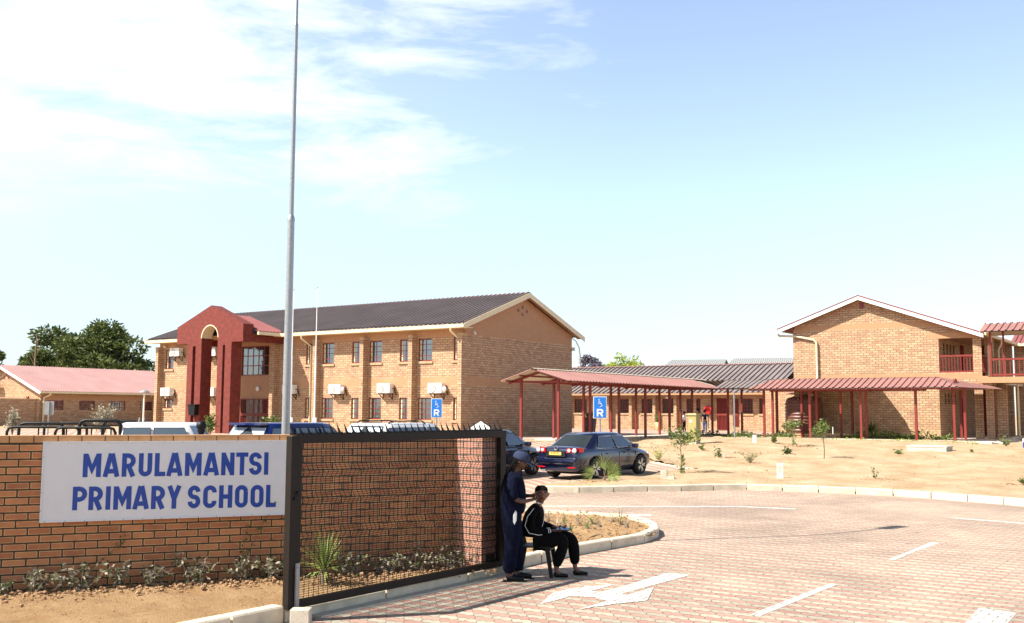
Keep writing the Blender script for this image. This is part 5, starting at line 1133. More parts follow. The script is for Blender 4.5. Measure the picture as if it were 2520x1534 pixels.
# dark saloon beyond
sr=at(1309,1155,33.0); sc=sr+V*(-1.30)-EX*.80; sc.z=T(sc.y)+.008
sdn=car('sedan_car','dark blue saloon half hidden between the gate end and the navy saloon',sc,math.pi/2-AZ,'darkcar',sedan,dict(ghs,trim='black'),(-1.33,1.30),.33,.89)
sdn.rotation_euler=(0,-math.atan(.02*V.y),math.pi/2-AZ)
suv=[(-2.2,.40,.95,1.02,.62),(-2.17,.30,1.05,1.10,.84),(-1.9,.26,1.08,1.13,.90),(-.9,.25,1.07,1.1,.91),(0,.25,1.05,1.08,.91),(1.0,.25,1.02,1.08,.90),(1.6,.27,.95,1.0,.88),(2.05,.30,.82,.86,.80),(2.22,.40,.68,.72,.60)]
ghu=dict(zb=1.05,zr=1.66,wb=.88,wr=.66,b0=-2.12,b1=1.22,r0=-1.72,r1=.40,win=((-1.95,-1.0,-1.62,-1.0),(-.92,-.02,-.92,-.1),(.06,1.02,-.02,.38)))
def park(px,py,Y,cz,off): 
    p=at(px,py,Y); q=Vector((p.x,Y,0)); q.z=T(Y); return q
vz=math.pi/2-AZ
q=park(742,1043,28.4,0,0); c1=car('suv_car','bright blue hatchback SUV with silver tailgate parked behind the tall lamp pole',q,vz,'bluecar',suv,ghu,(-1.32,1.32),.36,.90,cat='car'); c1.scale=(1,1,1.1)
b=B(); b.prism([(-2.13,-.72,1.02),(-2.13,.72,1.02),(-1.80,.60,1.55),(-1.80,-.60,1.55)],(-.03,0,-.01)); b.build('tailgate_glass',['silvercar'],c1)
b=B(); b.box(-1.98,-1.70,-.6,.6,1.60,1.65); b.build('spoiler',['bluecar'],c1)
q=park(1005,1036,30.5,0,0); c2=car('suv_car','white SUV with black roof rails behind the gate spikes',q,vz,'whitecar',suv,dict(ghu,zr=1.72),(-1.32,1.32),.36,.90,rails=True)
b=B(); b.prism([(-2.13,-.70,1.04),(-2.13,.70,1.04),(-1.80,.60,1.60),(-1.80,-.60,1.60)],(-.03,0,-.01)); b.build('tailgate_glass',['silvercar'],c2)
# pick-up with bull hoops
bx=at(395,1041,27.3).x; 
pk_=[(-2.55,.50,1.0,1.02,.80),(-2.5,.45,1.05,1.06,.86),(-1.5,.42,1.06,1.07,.87),(-.2,.42,1.06,1.07,.87),(.0,.42,1.15,1.17,.87),(1.0,.42,1.15,1.17,.87),(1.25,.42,1.14,1.18,.87),(2.1,.42,1.08,1.14,.84),(2.4,.45,1.0,1.05,.80),(2.5,.5,.9,.92,.70)]
ghp=dict(zb=1.16,zr=1.86,wb=.84,wr=.70,b0=-.75,b1=1.42,r0=-.66,r1=1.02,win=((-.62,.12,-.56,.12),(.2,1.24,.2,.92)))
bk=car('pickup_truck','white double-cab pickup with black roll hoops and a black snorkel behind the brick wall',(at(385,1041,27.3).x,27.3,.02),0.0,'whitecar',pk_,ghp,(-1.6,1.5),.40,.86,cat='pickup')
def hoop(x,z0,z1,w,r,nm='roll_hoop'):
    b=B(); b.tube([(x,-w,z0),(x,-w,z1-.12),(x,-w+.04,z1-.03),(x,-w+.14,z1),(x,w-.14,z1),(x,w-.04,z1-.03),(x,w,z1-.12),(x,w,z0)],r,10); b.build(nm,['black'],bk)
def rail(x0,x1,z0,z1,y,r,nm='side_hoop'):
    b=B(); b.tube([(x0,y,z0),(x0+.02,y,z1-.12),(x0+.07,y,z1-.03),(x0+.18,y,z1),(x1-.18,y,z1),(x1-.07,y,z1-.03),(x1-.02,y,z1-.12),(x1,y,z0)],r,10); b.build(nm,['black'],bk)
P_=lambda px,py:at(px,py,26.5)
X=lambda px:at(px,1050,26.5).x-bk.location.x
Zp=lambda py:at(200,py,26.5).z
rail(X(12),X(78)+1.2,.9,Zp(1054),-.72,.035); rail(X(36),X(150),.9,Zp(1045),-.60,.040); rail(X(36)+.1,X(150)+.1,.9,Zp(1046),.62,.035)
rail(X(133),X(285),.9,Zp(1055),-.76,.036); rail(X(190),X(295),.9,Zp(1037),-.70,.048,'roll_bar'); rail(X(196),X(290),.9,Zp(1040),.66,.045,'roll_bar')
b=B()
for px in (91,160,222,270): b.tube([(X(px),-.7,.9),(X(px),-.7,Zp(1054))],.018,6)
b.tube([(X(200),-.70,Zp(1050)),(X(290),-.70,Zp(1050))],.018,6); b.build('hoop_strut',['black'],bk)
b=B(); xs=X(495); zt=Zp(1037)
b.tube([(xs,-.78,.9),(xs,-.78,zt-.30)],.07,10); b.lathe([(.08,zt-.30),(.10,zt-.24),(.085,zt-.20),(.13,zt-.17),(.125,zt-.08),(.07,zt-.0),(.0,zt)],16,0,(xs,-.78,0)); b.build('snorkel',['plasticb'],bk)
for px in (310,322): 
    b=B(); b.tube([(X(px),.1,Zp(1041)),(X(px)+.02,.1,Zp(1030))],.018,6); b.build('aerial_stub',['grey'],bk)
# ================= people =================
def skin(name,nodes,edges,m,par,lv=2,root=0,jit=0):
    """nodes: (x,y,z,r) ; one continuous tapered surface"""
    me=bpy.data.meshes.new(name); me.from_pydata([n[:3] for n in nodes],edges,[]); o=bpy.data.objects.new(name,me); C.objects.link(o)
    s=o.modifiers.new('k','SKIN'); s.use_smooth_shade=True; s.branch_smoothing=.4
    if not me.skin_vertices: 
        bpy.context.view_layer.objects.active=o; me.attributes.new
    for v,n in zip(me.skin_vertices[0].data,nodes): v.radius=(n[3],n[4] if len(n)>4 else n[3])
    me.skin_vertices[0].data[root].use_root=True
    u=o.modifiers.new('u','SUBSURF'); u.levels=lv; u.render_levels=lv
    bake(o)
    o.data.materials.clear(); o.data.materials.append(M[m] if isinstance(m,str) else m)
    for p in o.data.polygons: p.material_index=0; p.use_smooth=True
    uv=o.data.uv_layers.new(name='UVMap'); o.parent=par
    return o
class Sk:
    def __init__(s): s.n=[]; s.e=[]
    def chain(s,pts,frm=None):
        """pts list of (x,y,z,r[,r2]); frm index to branch from"""
        last=frm
        for p in pts:
            s.n.append(tuple(p)); i=len(s.n)-1
            if last is not None: s.e.append((last,i))
            last=i
        return last
def hand(k,wr,d,nrm,frm,s=1.0,curl=.5):
    """palm, four fingers and a thumb from wrist point wr along d; nrm = back of the hand"""
    d=Vector(d).normalized(); nrm=Vector(nrm).normalized(); sd=d.cross(nrm).normalized(); w=Vector(wr)
    q=lambda v,r:(v.x,v.y,v.z,r)
    pc=k.chain([q(w+d*.045*s,.027*s),q(w+d*.078*s,.026*s)],frm)
    for j,(o,l) in enumerate(((-.030,.068),(-.010,.078),(.010,.072),(.029,.056))):
        b0=w+d*.095*s+sd*o*s; b1=b0+(d*(1-curl*.5)-nrm*curl*.6)*l*.5*s; b2=b1+(d*(1-curl)-nrm*curl)*l*.5*s
        k.chain([q(b0,.0095*s),q(b1,.0088*s),q(b2,.007*s)],pc)
    t0=w+d*.045*s-sd*.036*s-nrm*.008*s; t1=t0+(d*.8-sd*.5-nrm*.4).normalized()*.034*s; t2=t1+(d*.9-nrm*.4).normalized()*.028*s
    k.chain([q(t0,.0125*s),q(t1,.0105*s),q(t2,.008*s)],pc-1)
def rotz(v,a): return Vector((v[0]*math.cos(a)-v[1]*math.sin(a),v[0]*math.sin(a)+v[1]*math.cos(a),v[2]))
def headgeo(k,frm,neck,c,f,s=1.0):
    """neck point -> head around centre c, looking along f"""
    f=Vector(f).normalized(); up=Vector((0,0,1)); up=(up-f*up.dot(f)).normalized(); sd=f.cross(up); c=Vector(c); q=lambda v,r,r2=None:(v.x,v.y,v.z,r,r2 or r)
    n=k.chain([q(Vector(neck),.052*s),q(c-up*.075*s-f*.012*s,.056*s),q(c-up*.01*s-f*.005*s,.088*s),q(c+up*.045*s-f*.012*s,.080*s),q(c+up*.085*s-f*.015*s,.045*s)],frm)
    jaw=k.chain([q(c-up*.062*s+f*.040*s,.040*s),q(c-up*.078*s+f*.060*s,.026*s)],n-2)
    k.chain([q(c-up*.008*s+f*.088*s,.012*s),q(c-up*.024*s+f*.105*s,.012*s)],n-2)
    for g in (-1,1): k.chain([q(c+sd*g*.086*s-up*.008*s-f*.01*s,.015*s),q(c+sd*g*.096*s+up*.010*s-f*.018*s,.012*s)],n-2)
def face(par,c,f,s=1.0):
    f=Vector(f).normalized(); up=Vector((0,0,1)); up=(up-f*up.dot(f)).normalized(); sd=f.cross(up); c=Vector(c)
    for g in (-1,1):
        b=B(); p=c+f*.079*s+sd*g*.031*s+up*.012*s; b.lathe([(0,-.007*s),(.008*s,-.004*s),(.0095*s,.0),(.008*s,.004*s),(0,.007*s)],10,0,p); b.build('eye',['eyewhite'],par)
        b=B(); p=p+f*.009*s; b.lathe([(0,-.006*s),(.005*s,0),(0,.006*s)],8,0,p); b.build('pupil',['hair'],par)
        b=B(); p=c+f*.088*s+sd*g*.031*s+up*.031*s; b.tube([p-sd*.018*s-f*.003,p+up*.004*s,p+sd*.018*s-f*.004],.0035*s,5); b.build('eyebrow',['hair'],par)
    b=B(); p=c+f*.090*s-up*.052*s; b.tube([p-sd*.024*s-f*.012*s,p-sd*.008*s+up*.003*s,p+sd*.008*s+up*.003*s,p+sd*.024*s-f*.012*s],[.003*s,.0065*s,.0065*s,.003*s],6); b.build('mouth',['lips'],par)
M['eyewhite']=mat('eye_white',(.26,.24,.21),.3,var=0); M['lips']=mat('lips',(.13,.035,.03),.4,var=0); M['whitestripe']=mat('white_stripe_cloth',(.75,.75,.75),.8,var=0)
M['skin2']=mat('warm_brown_skin',(.15,.062,.036),.5,var=.1,vs=30)
# --- standing guard, in profile facing right ---
gp=Vector((.045,13.92,0)); gd=thing('person','standing guard in navy uniform and cap, head bowed, beside the gate end','person',gp,R_(0))
k=Sk()
pel=k.chain([(-.015,0,.93,.115,.13)])
ch=k.chain([(-.015,0,1.06,.09),(-.01,0,1.22,.09),(-.005,0,1.34,.07),(.02,0,1.40,.055)],pel)
headgeo(k,ch,(.035,0,1.43),(.085,-.01,1.535),(.86,-.12,-.34))
ra=k.chain([(-.02,-.14,1.33,.045),(-.035,-.215,1.22,.042),(-.005,-.225,1.07,.040),(.10,-.18,1.035,.035),(.175,-.11,1.035,.026)],ch-1); hand(k,(.175,-.11,1.035),(.93,.30,.25),(-.2,-.3,.95),ra,1.0,.8)
la=k.chain([(-.02,.14,1.33,.045),(-.03,.215,1.22,.042),(.0,.22,1.08,.040),(.12,.15,1.08,.035),(.195,.06,1.09,.026)],ch-1); hand(k,(.195,.06,1.09),(.85,-.45,.1),(.1,.4,.9),la,1.0,.8)
for g,ax in ((-1,-.055),(1,.045)):
    k.chain([(-.01,g*.085,.84,.095),(.0+ax*.3,g*.10,.48,.062),(ax-.02,g*.115,.10,.042),(ax+.05,g*.12,.04,.036)],pel)
bd=skin('body',k.n,k.e,'skin',gd)
face(gd,(.085,-.01,1.535),(.86,-.12,-.34))
k=Sk(); p=k.chain([(-.02,0,.82,.16)]); t=k.chain([(-.02,0,.95,.185),(-.015,0,1.08,.185),(-.005,0,1.20,.195),(-.008,0,1.33,.15),(.008,0,1.415,.075)],p)
for g,a in ((-1,((-.025,-.16,1.345,.078),(-.045,-.222,1.22,.078),(-.012,-.232,1.10,.070),(.02,-.225,1.06,.062))),(1,((-.02,.16,1.34,.078),(-.03,.22,1.22,.076),(.0,.222,1.10,.068)))): k.chain(a,t-1)
skin('shirt',k.n,k.e,'navy',gd)
b=B(); b.prism([(.05,-.06,1.40),(.09,-.045,1.44),(.10,-.02,1.37),(.06,-.09,1.34)],(.006,-.008,0)); b.build('collar',['navy'],gd)
k=Sk(); p=k.chain([(-.03,0,1.02,.17)]); p=k.chain([(-.035,0,.90,.212)],p)
for g,ax in ((-1,-.055),(1,.05)):
    k.chain([(-.04,g*.08,.80,.145),(-.01+ax*.3,g*.10,.62,.122),(ax*.5,g*.105,.46,.104),(ax-.01,g*.112,.24,.096),(ax-.01,g*.115,.085,.092)],p)
skin('trousers',k.n,k.e,'navy',gd)
b=B(); b.lathe([(.130,.94),(.164,.945),(.164,.98),(.130,.985)],28,0,(-.02,0,0)); b.build('belt',['black'],gd)
b=B(); b.box(.142,.156,-.035,.035,.94,.98); b.build('buckle',['galv'],gd)
for g,ax in ((-1,-.055),(1,.05)):
    k=Sk(); k.chain([(ax-.055,g*.115,.055,.045),(ax+.02,g*.117,.052,.048),(ax+.12,g*.122,.040,.042,.034),(ax+.19,g*.125,.034,.030)]); skin('boot',k.n,k.e,'plasticb',gd,1)
    b=B(); b.box(ax-.09,ax+.215,g*.118-.045,g*.118+.045,.0,.018); b.build('sole',['black'],gd)
# cap with peak
hc=Vector((.085,-.01,1.535)); f=Vector((.86,-.12,-.34)).normalized(); up=Vector((0,0,1)); up=(up-f*up.dot(f)).normalized(); R3=Matrix((f,up.cross(f),up)).transposed().to_4x4(); TF=Matrix.Translation(hc)@R3
b=B(); prof=[(.108,.030),(.112,.05),(.108,.085),(.090,.115),(.055,.135),(0,.142)]
vs=[];n=24
for r,h in prof:
    for i in range(n): a=i*2*math.pi/n; vs.append(TF@Vector((r*math.cos(a)*1.06-.012,r*math.sin(a)*.92,h)))
b.add(vs,[(i*n+j,i*n+(j+1)%n,(i+1)*n+(j+1)%n,(i+1)*n+j) for i in range(len(prof)-1) for j in range(n)],0,True); cap=b.build('cap',['navycap'],gd)
b=B(); vs=[]
for i in range(9):
    a=R_(-62+i*15.5); vs+=[TF@Vector((.108*math.cos(a),.098*math.sin(a),.036)),TF@Vector((.095+.105*math.cos(a)**1.0,.098*math.sin(a)*.9,.012-.012*abs(math.sin(a))))]
vs2=[v+up*.006 for v in vs]; b.add(vs+vs2,[(2*i,2*i+2,2*i+3,2*i+1) for i in range(8)]+[(18+2*i,18+2*i+1,18+2*i+3,18+2*i+2) for i in range(8)]+[(2*i+1,2*i+3,18+2*i+3,18+2*i+1) for i in range(8)],0); b.build('cap_peak',['navycap'],gd)
b=B(); vs=[]; prof=[(.098,-.035),(.102,.0),(.100,.035)]
for r,h in prof:
    for i in range(13): a=R_(95+i*14.2); vs.append(TF@Vector((r*math.cos(a)*1.02-.010,r*math.sin(a)*.95,h)))
b.add(vs,[(i*13+j,i*13+j+1,(i+1)*13+j+1,(i+1)*13+j) for i in range(2) for j in range(12)],0,True)
random.seed(5)
for i in range(16):
    a=R_(120+i*8); p0=TF@Vector((.09*math.cos(a),.085*math.sin(a),.02)); y=p0.y*1.1
    b.tube([p0,Vector((-.045-random.random()*.02,y,1.47)),Vector((-.10-random.random()*.03,y*.9,1.36)),Vector((-.145-random.random()*.03,y*.8,1.22)),Vector((-.155-random.random()*.02,y*.7,1.12+random.random()*.06))],[.011,.010,.009,.008,.005],5)
b.build('braids',['hair'],gd)
b=B(); b.prism([(-.015,-.185,.86),(.012,-.190,.92),(.030,-.187,.89),(.025,-.185,.79),(.0,-.187,.74),(-.016,-.187,.77)],(.004,-.004,0)); tag(b.build('paper_slip',['whitestripe'],loc=gp+Vector((0,-.02,0))),'white paper slip sticking out of the guard\'s hip pocket','paper')
# --- seated woman on plastic chair ---
sp_=Vector((.36,14.36,0)); sa=R_(-12)
cl=thing('plastic_chair','low black plastic chair under the seated woman','chair',sp_,sa)
b=B(); b.box(-.20,.21,-.21,.21,.385,.405); b.box(.19,.215,-.21,.21,.35,.404); b.build('seat',['plasticb'],cl,fix=True,bevel=.008)
b=B()
for i in range(5): y=-.17+i*.085; b.bar((-.20,y,.40),(-.30,y,.80),.045,.014)
b.bar((-.30,-.20,.80),(-.30,.20,.80),.02,.06); b.bar((-.215,-.20,.42),(-.215,.20,.42),.02,.04); b.build('backrest',['plasticb'],cl)
for x,y in ((.19,-.19),(.19,.19),(-.18,-.19),(-.18,.19)):
    sx=.05 if x>0 else -.08; b=B(); w0,w1=.055,.03; P0=Vector((x,y,.39)); P1=Vector((x+sx,y*1.14,0))
    a=[P0+Vector(d) for d in ((-w0/1,-.01,0),(.01,-.02,0),(.01,w0*.6,0),(-w0*.8,.02,0))]; c=[P1+Vector(d) for d in ((-w1,-.012,0),(.012,-.016,0),(.012,w1,0),(-w1,.014,0))]
    b.add(a+c,((0,1,2,3),(7,6,5,4),(0,4,5,1),(1,5,6,2),(2,6,7,3),(3,7,4,0))); b.build('leg',['plasticb'],cl,fix=True,bevel=.004)
wm=thing('person','seated woman in black tracksuit with white piping, looking at the camera and holding a tablet','person',sp_,sa)
hf=rotz(Vector((.36,-1,-.10)),0).normalized(); hcn=(.06,-.02,1.085)
k=Sk(); pel=k.chain([(-.07,0,.50,.12)]); ch=k.chain([(-.07,0,.62,.105),(-.04,0,.77,.105),(.0,0,.89,.08),(.02,0,.95,.05)],pel)
headgeo(k,ch,(.035,-.005,.985),hcn,hf,1.15)
ra=k.chain([(-.01,-.15,.885,.05),(-.055,-.21,.76,.043),(-.03,-.215,.635,.038),(.12,-.17,.60,.032),(.235,-.10,.605,.024)],ch-1); hand(k,(.235,-.10,.605),(.95,.30,.05),(0,.1,-1),ra,1.0,.35)
la=k.chain([(-.01,.15,.885,.05),(-.03,.20,.76,.043),(.02,.21,.66,.038),(.15,.14,.635,.032),(.26,.06,.63,.024)],ch-1); hand(k,(.26,.06,.63),(.9,-.35,.1),(0,-.1,-1),la,1.0,.35)
KN=((.40,-.115),(.47,.12)); AN=((.275,-.13),(.50,.125))
for (kx,ky),(ax,ay) in zip(KN,AN):
    k.chain([(.06,ky*.8,.49,.085),(kx,ky,.50,.058),(ax,ay,.085,.032),(ax+.06,ay,.04,.028),(ax+.12,ay,.028,.022)],pel)
skin('body',k.n,k.e,'skin2',wm); face(wm,hcn,hf,1.15)
k=Sk(); p=k.chain([(-.085,0,.49,.18)]); t=k.chain([(-.08,0,.62,.175),(-.05,0,.77,.175),(-.005,0,.885,.132),(.018,0,.955,.070)],p)
k.chain([(-.012,-.155,.885,.068),(-.060,-.215,.76,.064),(-.035,-.222,.632,.060),(.12,-.175,.598,.048),(.195,-.125,.602,.040)],t-1)
k.chain([(-.012,.155,.885,.068),(-.035,.205,.76,.064),(.02,.215,.658,.058),(.15,.145,.634,.046),(.215,.09,.632,.040)],t-1)
skin('jacket',k.n,k.e,'blackcloth',wm)
k=Sk(); p=k.chain([(-.10,0,.50,.18)])
for (kx,ky),(ax,ay) in zip(KN,AN):
    k.chain([(.04,ky*.85,.495,.15),(.24,ky*.95,.49,.132),(kx,ky,.495,.110),(kx+(ax-kx)*.45,ky+(ay-ky)*.45,.32,.086),(ax,ay,.135,.062)],p)
skin('trousers',k.n,k.e,'blackcloth',wm)
for (ax,ay) in AN:
    k=Sk(); k.chain([(ax-.035,ay,.035,.034),(ax+.04,ay,.032,.036),(ax+.12,ay,.028,.036,.026),(ax+.175,ay,.024,.022)]); skin('shoe',k.n,k.e,'plasticb',wm,1)
# hair, swept back
R3=Matrix((hf,Vector((0,0,1)).cross(hf).normalized(),Vector((0,0,1)))).transposed().to_4x4(); TF=Matrix.Translation(Vector(hcn))@R3
b=B(); vs=[]; n=20; prof=[(.088,-.03),(.094,.0),(.096,.04),(.088,.078),(.058,.106),(0,.115)]
for j,(r,h) in enumerate(prof):
    for i in range(n):
        a=i*2*math.pi/n; fr=max(0,math.cos(a)); hh=h+ (fr**1.2)*max(0,(.075-h))*1.0 if h<.075 else h; vs.append(TF@Vector((r*math.cos(a)*.98-.018,r*math.sin(a)*.95,hh)))
b.add(vs,[(i*n+j,i*n+(j+1)%n,(i+1)*n+(j+1)%n,(i+1)*n+j) for i in range(len(prof)-1) for j in range(n)],0,True); b.build('hair',['hair'],wm)
b=B(); 
b.tube([(-.01,-.215,.905),(-.085,-.275,.80),(-.115,-.285,.68),(-.06,-.275,.585),(.06,-.24,.560),(.17,-.175,.570)],.0045,5)
b.build('jacket_piping',['whitestripe'],wm)
b=B(); b.tube([(.10,-.10,.90),(.125,-.12,.82),(.11,-.14,.72),(.09,-.13,.66)],.003,5); b.build('jacket_piping',['whitestripe'],wm)
for dx in (0,.022):
    b=B(); R1=.047; pts=[]; c0=Vector((.165+dx,-.147+dx*-.0+dx*.6,.601)); ax_=Vector((.83,.55,.03)).normalized(); u1=ax_.cross(Vector((0,0,1))).normalized(); u2=ax_.cross(u1)
    b.tube([c0+(u1*math.cos(i*math.pi/8)+u2*math.sin(i*math.pi/8))*R1 for i in range(17)],.005,5); b.build('cuff_stripe',['whitestripe'],wm)
b=B(); b.tube([(.07,-.075,.955),(.045,-.085,.965),(.02,-.08,.97),(-.03,-.06,.965)],.006,5); b.build('collar_piping',['whitestripe'],wm)
q=sp_+rotz(Vector((.36,-.07,.625)),sa)
tb=thing('tablet','blue-screened tablet lying in the seated woman\'s hands','tablet',q,sa); b=B(); b.box(-.085,.10,-.07,.07,0,.010,0,Matrix.Rotation(.16,4,'X')); b.build('case',['plasticb'],tb); b=B(); b.box(-.078,.093,-.062,.062,.0105,.0125,0,Matrix.Rotation(.16,4,'X')); b.build('screen',[mat('muted_blue_screen',(.08,.17,.33),.2,var=0)],tb)
# --- four people standing far back on the courtyard ---
def farperson(px,ptop,Y,shirt,trou,lb,face_=0,step=.0,arm=0):
    p=at(px,1050,Y); g=Vector((p.x,Y,.97)); h=at(px,ptop,Y).z-.97; s=h/1.70
    t=thing('person',lb,'person',g,face_); t.scale=(s,s,s)
    k=Sk(); pel=k.chain([(0,0,.93,.11)]); ch=k.chain([(0,0,1.1,.10),(0,0,1.28,.11),(0,0,1.40,.08),(0,0,1.46,.05)],pel); headgeo(k,ch,(0,0,1.5),(.01,0,1.59),(1,0,0))
    for g_ in (-1,1):
        e=k.chain([(0,g_*.15,1.38,.05),(-.03,g_*.24,1.12,.038),(.04+arm*.1,g_*.24,.90,.028)],ch-1); hand(k,(.04+arm*.1,g_*.24,.90),(.1,0,-1),(0,g_,0),e,1,.4)
        k.chain([(0,g_*.09,.85,.085),(g_*step*.5,g_*.10,.48,.06),(g_*step,g_*.10,.08,.04),(g_*step+.10,g_*.10,.035,.03)],pel)
    skin('body',k.n,k.e,'skin',t,1)
    k=Sk(); p=k.chain([(0,0,.97,.135)]); c=k.chain([(0,0,1.1,.13),(0,0,1.28,.14),(0,0,1.40,.10)],p)
    for g_ in (-1,1): k.chain([(0,g_*.155,1.38,.065),(-.02,g_*.225,1.20,.058)],c)
    skin('shirt',k.n,k.e,shirt,t,1)
    k=Sk(); p=k.chain([(0,0,.93,.13)])
    for g_ in (-1,1): k.chain([(0,g_*.09,.80,.10),(g_*step*.5,g_*.10,.48,.075),(g_*step,g_*.10,.12,.055)],p)
    skin('trousers',k.n,k.e,trou,t,1)
    b=B(); b.lathe([(.095,1.55),(.102,1.60),(.098,1.66),(.07,1.70),(0,1.715)],14,0,(-.012,0,0)); b.build('hair',['hair'],t)
M['jeans']=mat('blue_jeans',(.05,.09,.20),.8)
farperson(1684,1013,64,'whitestripe','blackcloth','farther person in a white top left of the olive cabinet',2.6,.05)
farperson(1703,1010,65,'blackcloth','blackcloth','farther person in dark clothes directly above the olive cabinet',.3,.0)
farperson(1717,1005,64,'blackcloth','blackcloth','farther person in black with light strap, tallest behind the olive cabinet',2.0,.0)
farperson(1735,1009,62,'navy','jeans','farther person in navy shirt and jeans walking right of the olive cabinet',1.2,.14)
# ================= plants =================
def sprout(p,h,n,ll,lw,m,droop=0,sp=.5,seed=0,stem=.006):
    """leafy stems rising from a point"""
    random.seed(seed); st=B(); lf=B()
    for i in range(n):
        a=random.uniform(0,6.283); l=h*random.uniform(.55,1.0); tilt=random.uniform(.1,sp); pts=[Vector((0,0,0))]
        for j in range(1,6): pts.append(Vector((math.cos(a)*tilt*l*(j/5)**1.3,math.sin(a)*tilt*l*(j/5)**1.3,l*j/5)))
        st.tube(pts,[stem*(1-.7*j/5) for j in range(6)],5)
        for j in range(7):
            q=pts[2+j//2] if j<7 else pts[-1]; q=pts[min(5,2+j//2)].lerp(pts[max(0,min(5,2+j//2)-1)],random.random()); aa=random.uniform(0,6.283); d=Vector((math.cos(aa),math.sin(aa),random.uniform(.1,.9)-droop)); lf.leaf(q,d,ll*random.uniform(.7,1.2),lw)
    return st,lf
def plant(name,lb,cat,px,py,ptop,n,ll,lw,m,droop=0,sp=.5,seed=0,group=None,dz=0):
    p=G(px,py); h=at(px,ptop,p.y).z-p.z; t=thing(name,lb,cat,(p.x,p.y,p.z+.01+dz),0,group); st,lf=sprout(p,h,n,ll,lw,m,droop,sp,seed); st.build('stem',['bark'],t); lf.build('foliage',[m],t)
    mound(p); return t
def mound(p,r=.42):
    b=B(); random.seed(int(p.x*100)); 
    for i in range(70):
        a=random.uniform(0,6.283); q=r*random.uniform(.55,1.25); clod(b,(p.x+math.cos(a)*q*1.4,p.y+math.sin(a)*q*.8,T(p.y)+.035),random.uniform(.015,.05))
    tag(b.build('soil_mound',['clod']),kind='stuff')
def youngtree(lb,px,py,ptop,pcr,wpx,nleaf,m,seed,ll=.09,low=None):
    p=G(px,py); s=F_PX/p.y; h=at(px,ptop,p.y).z-p.z; hc=at(px,pcr,p.y).z-p.z; w=wpx/s/2; random.seed(seed)
    t=thing('young_tree',lb,'tree',(p.x,p.y,p.z),0,'young trees staked in the sandy garden'); b=B(); top=Vector((random.uniform(-.05,.05),0,h*.8)); b.tube([(0,0,0),(.02,0,hc*.5),(0,.02,hc),top],[.022,.018,.015,.005],7)
    tips=[]
    for i in range(13):
        a=random.uniform(0,6.283); z0=hc+(h-hc)*random.uniform(-.05,.5); q=Vector((0,0,z0)); e=Vector((math.cos(a)*w*random.uniform(.4,1),math.sin(a)*w*random.uniform(.4,1),z0+(h-z0)*random.uniform(.3,.95))); b.tube([q,q.lerp(e,.5)+Vector((0,0,.03)),e],[.009,.006,.003],5); tips+=[q.lerp(e,.45),q.lerp(e,.75),e]
    tips.append(top+Vector((0,0,h*.15)))
    b.build('trunk',['bark'],t); lf=B()
    for i in range(nleaf):
        q=random.choice(tips)+Vector([random.gauss(0,.06) for _ in range(3)]); a=random.uniform(0,6.283); lf.leaf(q,(math.cos(a),math.sin(a),random.uniform(-.3,.9)),ll*random.uniform(.7,1.2),ll*.42)
    if low:
        for i in range(low): lf.leaf((random.gauss(.04,.04),random.gauss(0,.04),random.uniform(.05,hc*.8)),(random.uniform(-1,1),random.uniform(-1,1),random.uniform(.2,1)),ll,ll*.42)
    lf.build('crown',[m],t); mound(p,.5)
youngtree('young round-crowned tree nearest the navy saloon, with suckers at its foot',1676,1170,1048,1110,95,520,'leaf_mid',11,.10,90)
youngtree('young leafy tree on a thin bare trunk before the brown tank',2028,1133,1036,1082,62,330,'leaf_mid',12,.10)
youngtree('young tree close against the left edge of the brown tank',1951,1100,1035,1066,56,300,'leaf_mid',13,.12,30)
GS='saplings in the sandy garden'
plant('bush','low leafy green bush at the walkway edge left of the brown tank','bush',1905,1095,1062,12,.14,.06,'leaf_mid',0,.7,21)
plant('sapling','sparse yellowish shrub just right of the navy saloon','shrub',1622,1138,1090,12,.13,.03,'leaf_lime',0,.9,22,GS)
plant('sapling','small leafy sapling in front of the olive cabinet','sapling',1727,1112,1094,5,.14,.05,'leaf_mid',0,.5,23,GS)
plant('sapling','drooping sapling beside a tiny stone block','sapling',1768,1128,1098,6,.19,.05,'leaf_mid',.9,.3,24,GS)
plant('sapling','spreading wispy pale-green shrub in the middle of the sand','shrub',1845,1143,1112,18,.12,.02,'leaf_mid',0,1.2,25,GS)
plant('sapling','dark drooping mango sapling left of the thin-trunked tree','sapling',1938,1120,1096,9,.22,.055,'leaf_dark',1.0,.3,26,GS)
plant('sapling','small drooping sapling left of the flat concrete box','sapling',2213,1122,1104,9,.20,.05,'leaf_mid',.9,.4,27,GS)
plant('sapling','leaning twiggy sapling nearest the kerb on the right','sapling',2155,1183,1143,4,.10,.05,'leaf_mid',0,.5,28,GS)
plant('sapling','loose bushy sapling before the shaded wing at the right','sapling',2476,1102,1073,9,.13,.05,'leaf_mid',0,.8,29,GS)
plant('sapling','tiny green sprig right of the flat concrete box','sapling',2392,1117,1107,4,.11,.04,'leaf_mid',0,.6,30,GS)
plant('sapling','small leafy sapling cut by the right edge by the kerb','sapling',2516,1194,1177,7,.10,.04,'leaf_mid',0,1.0,31,GS)
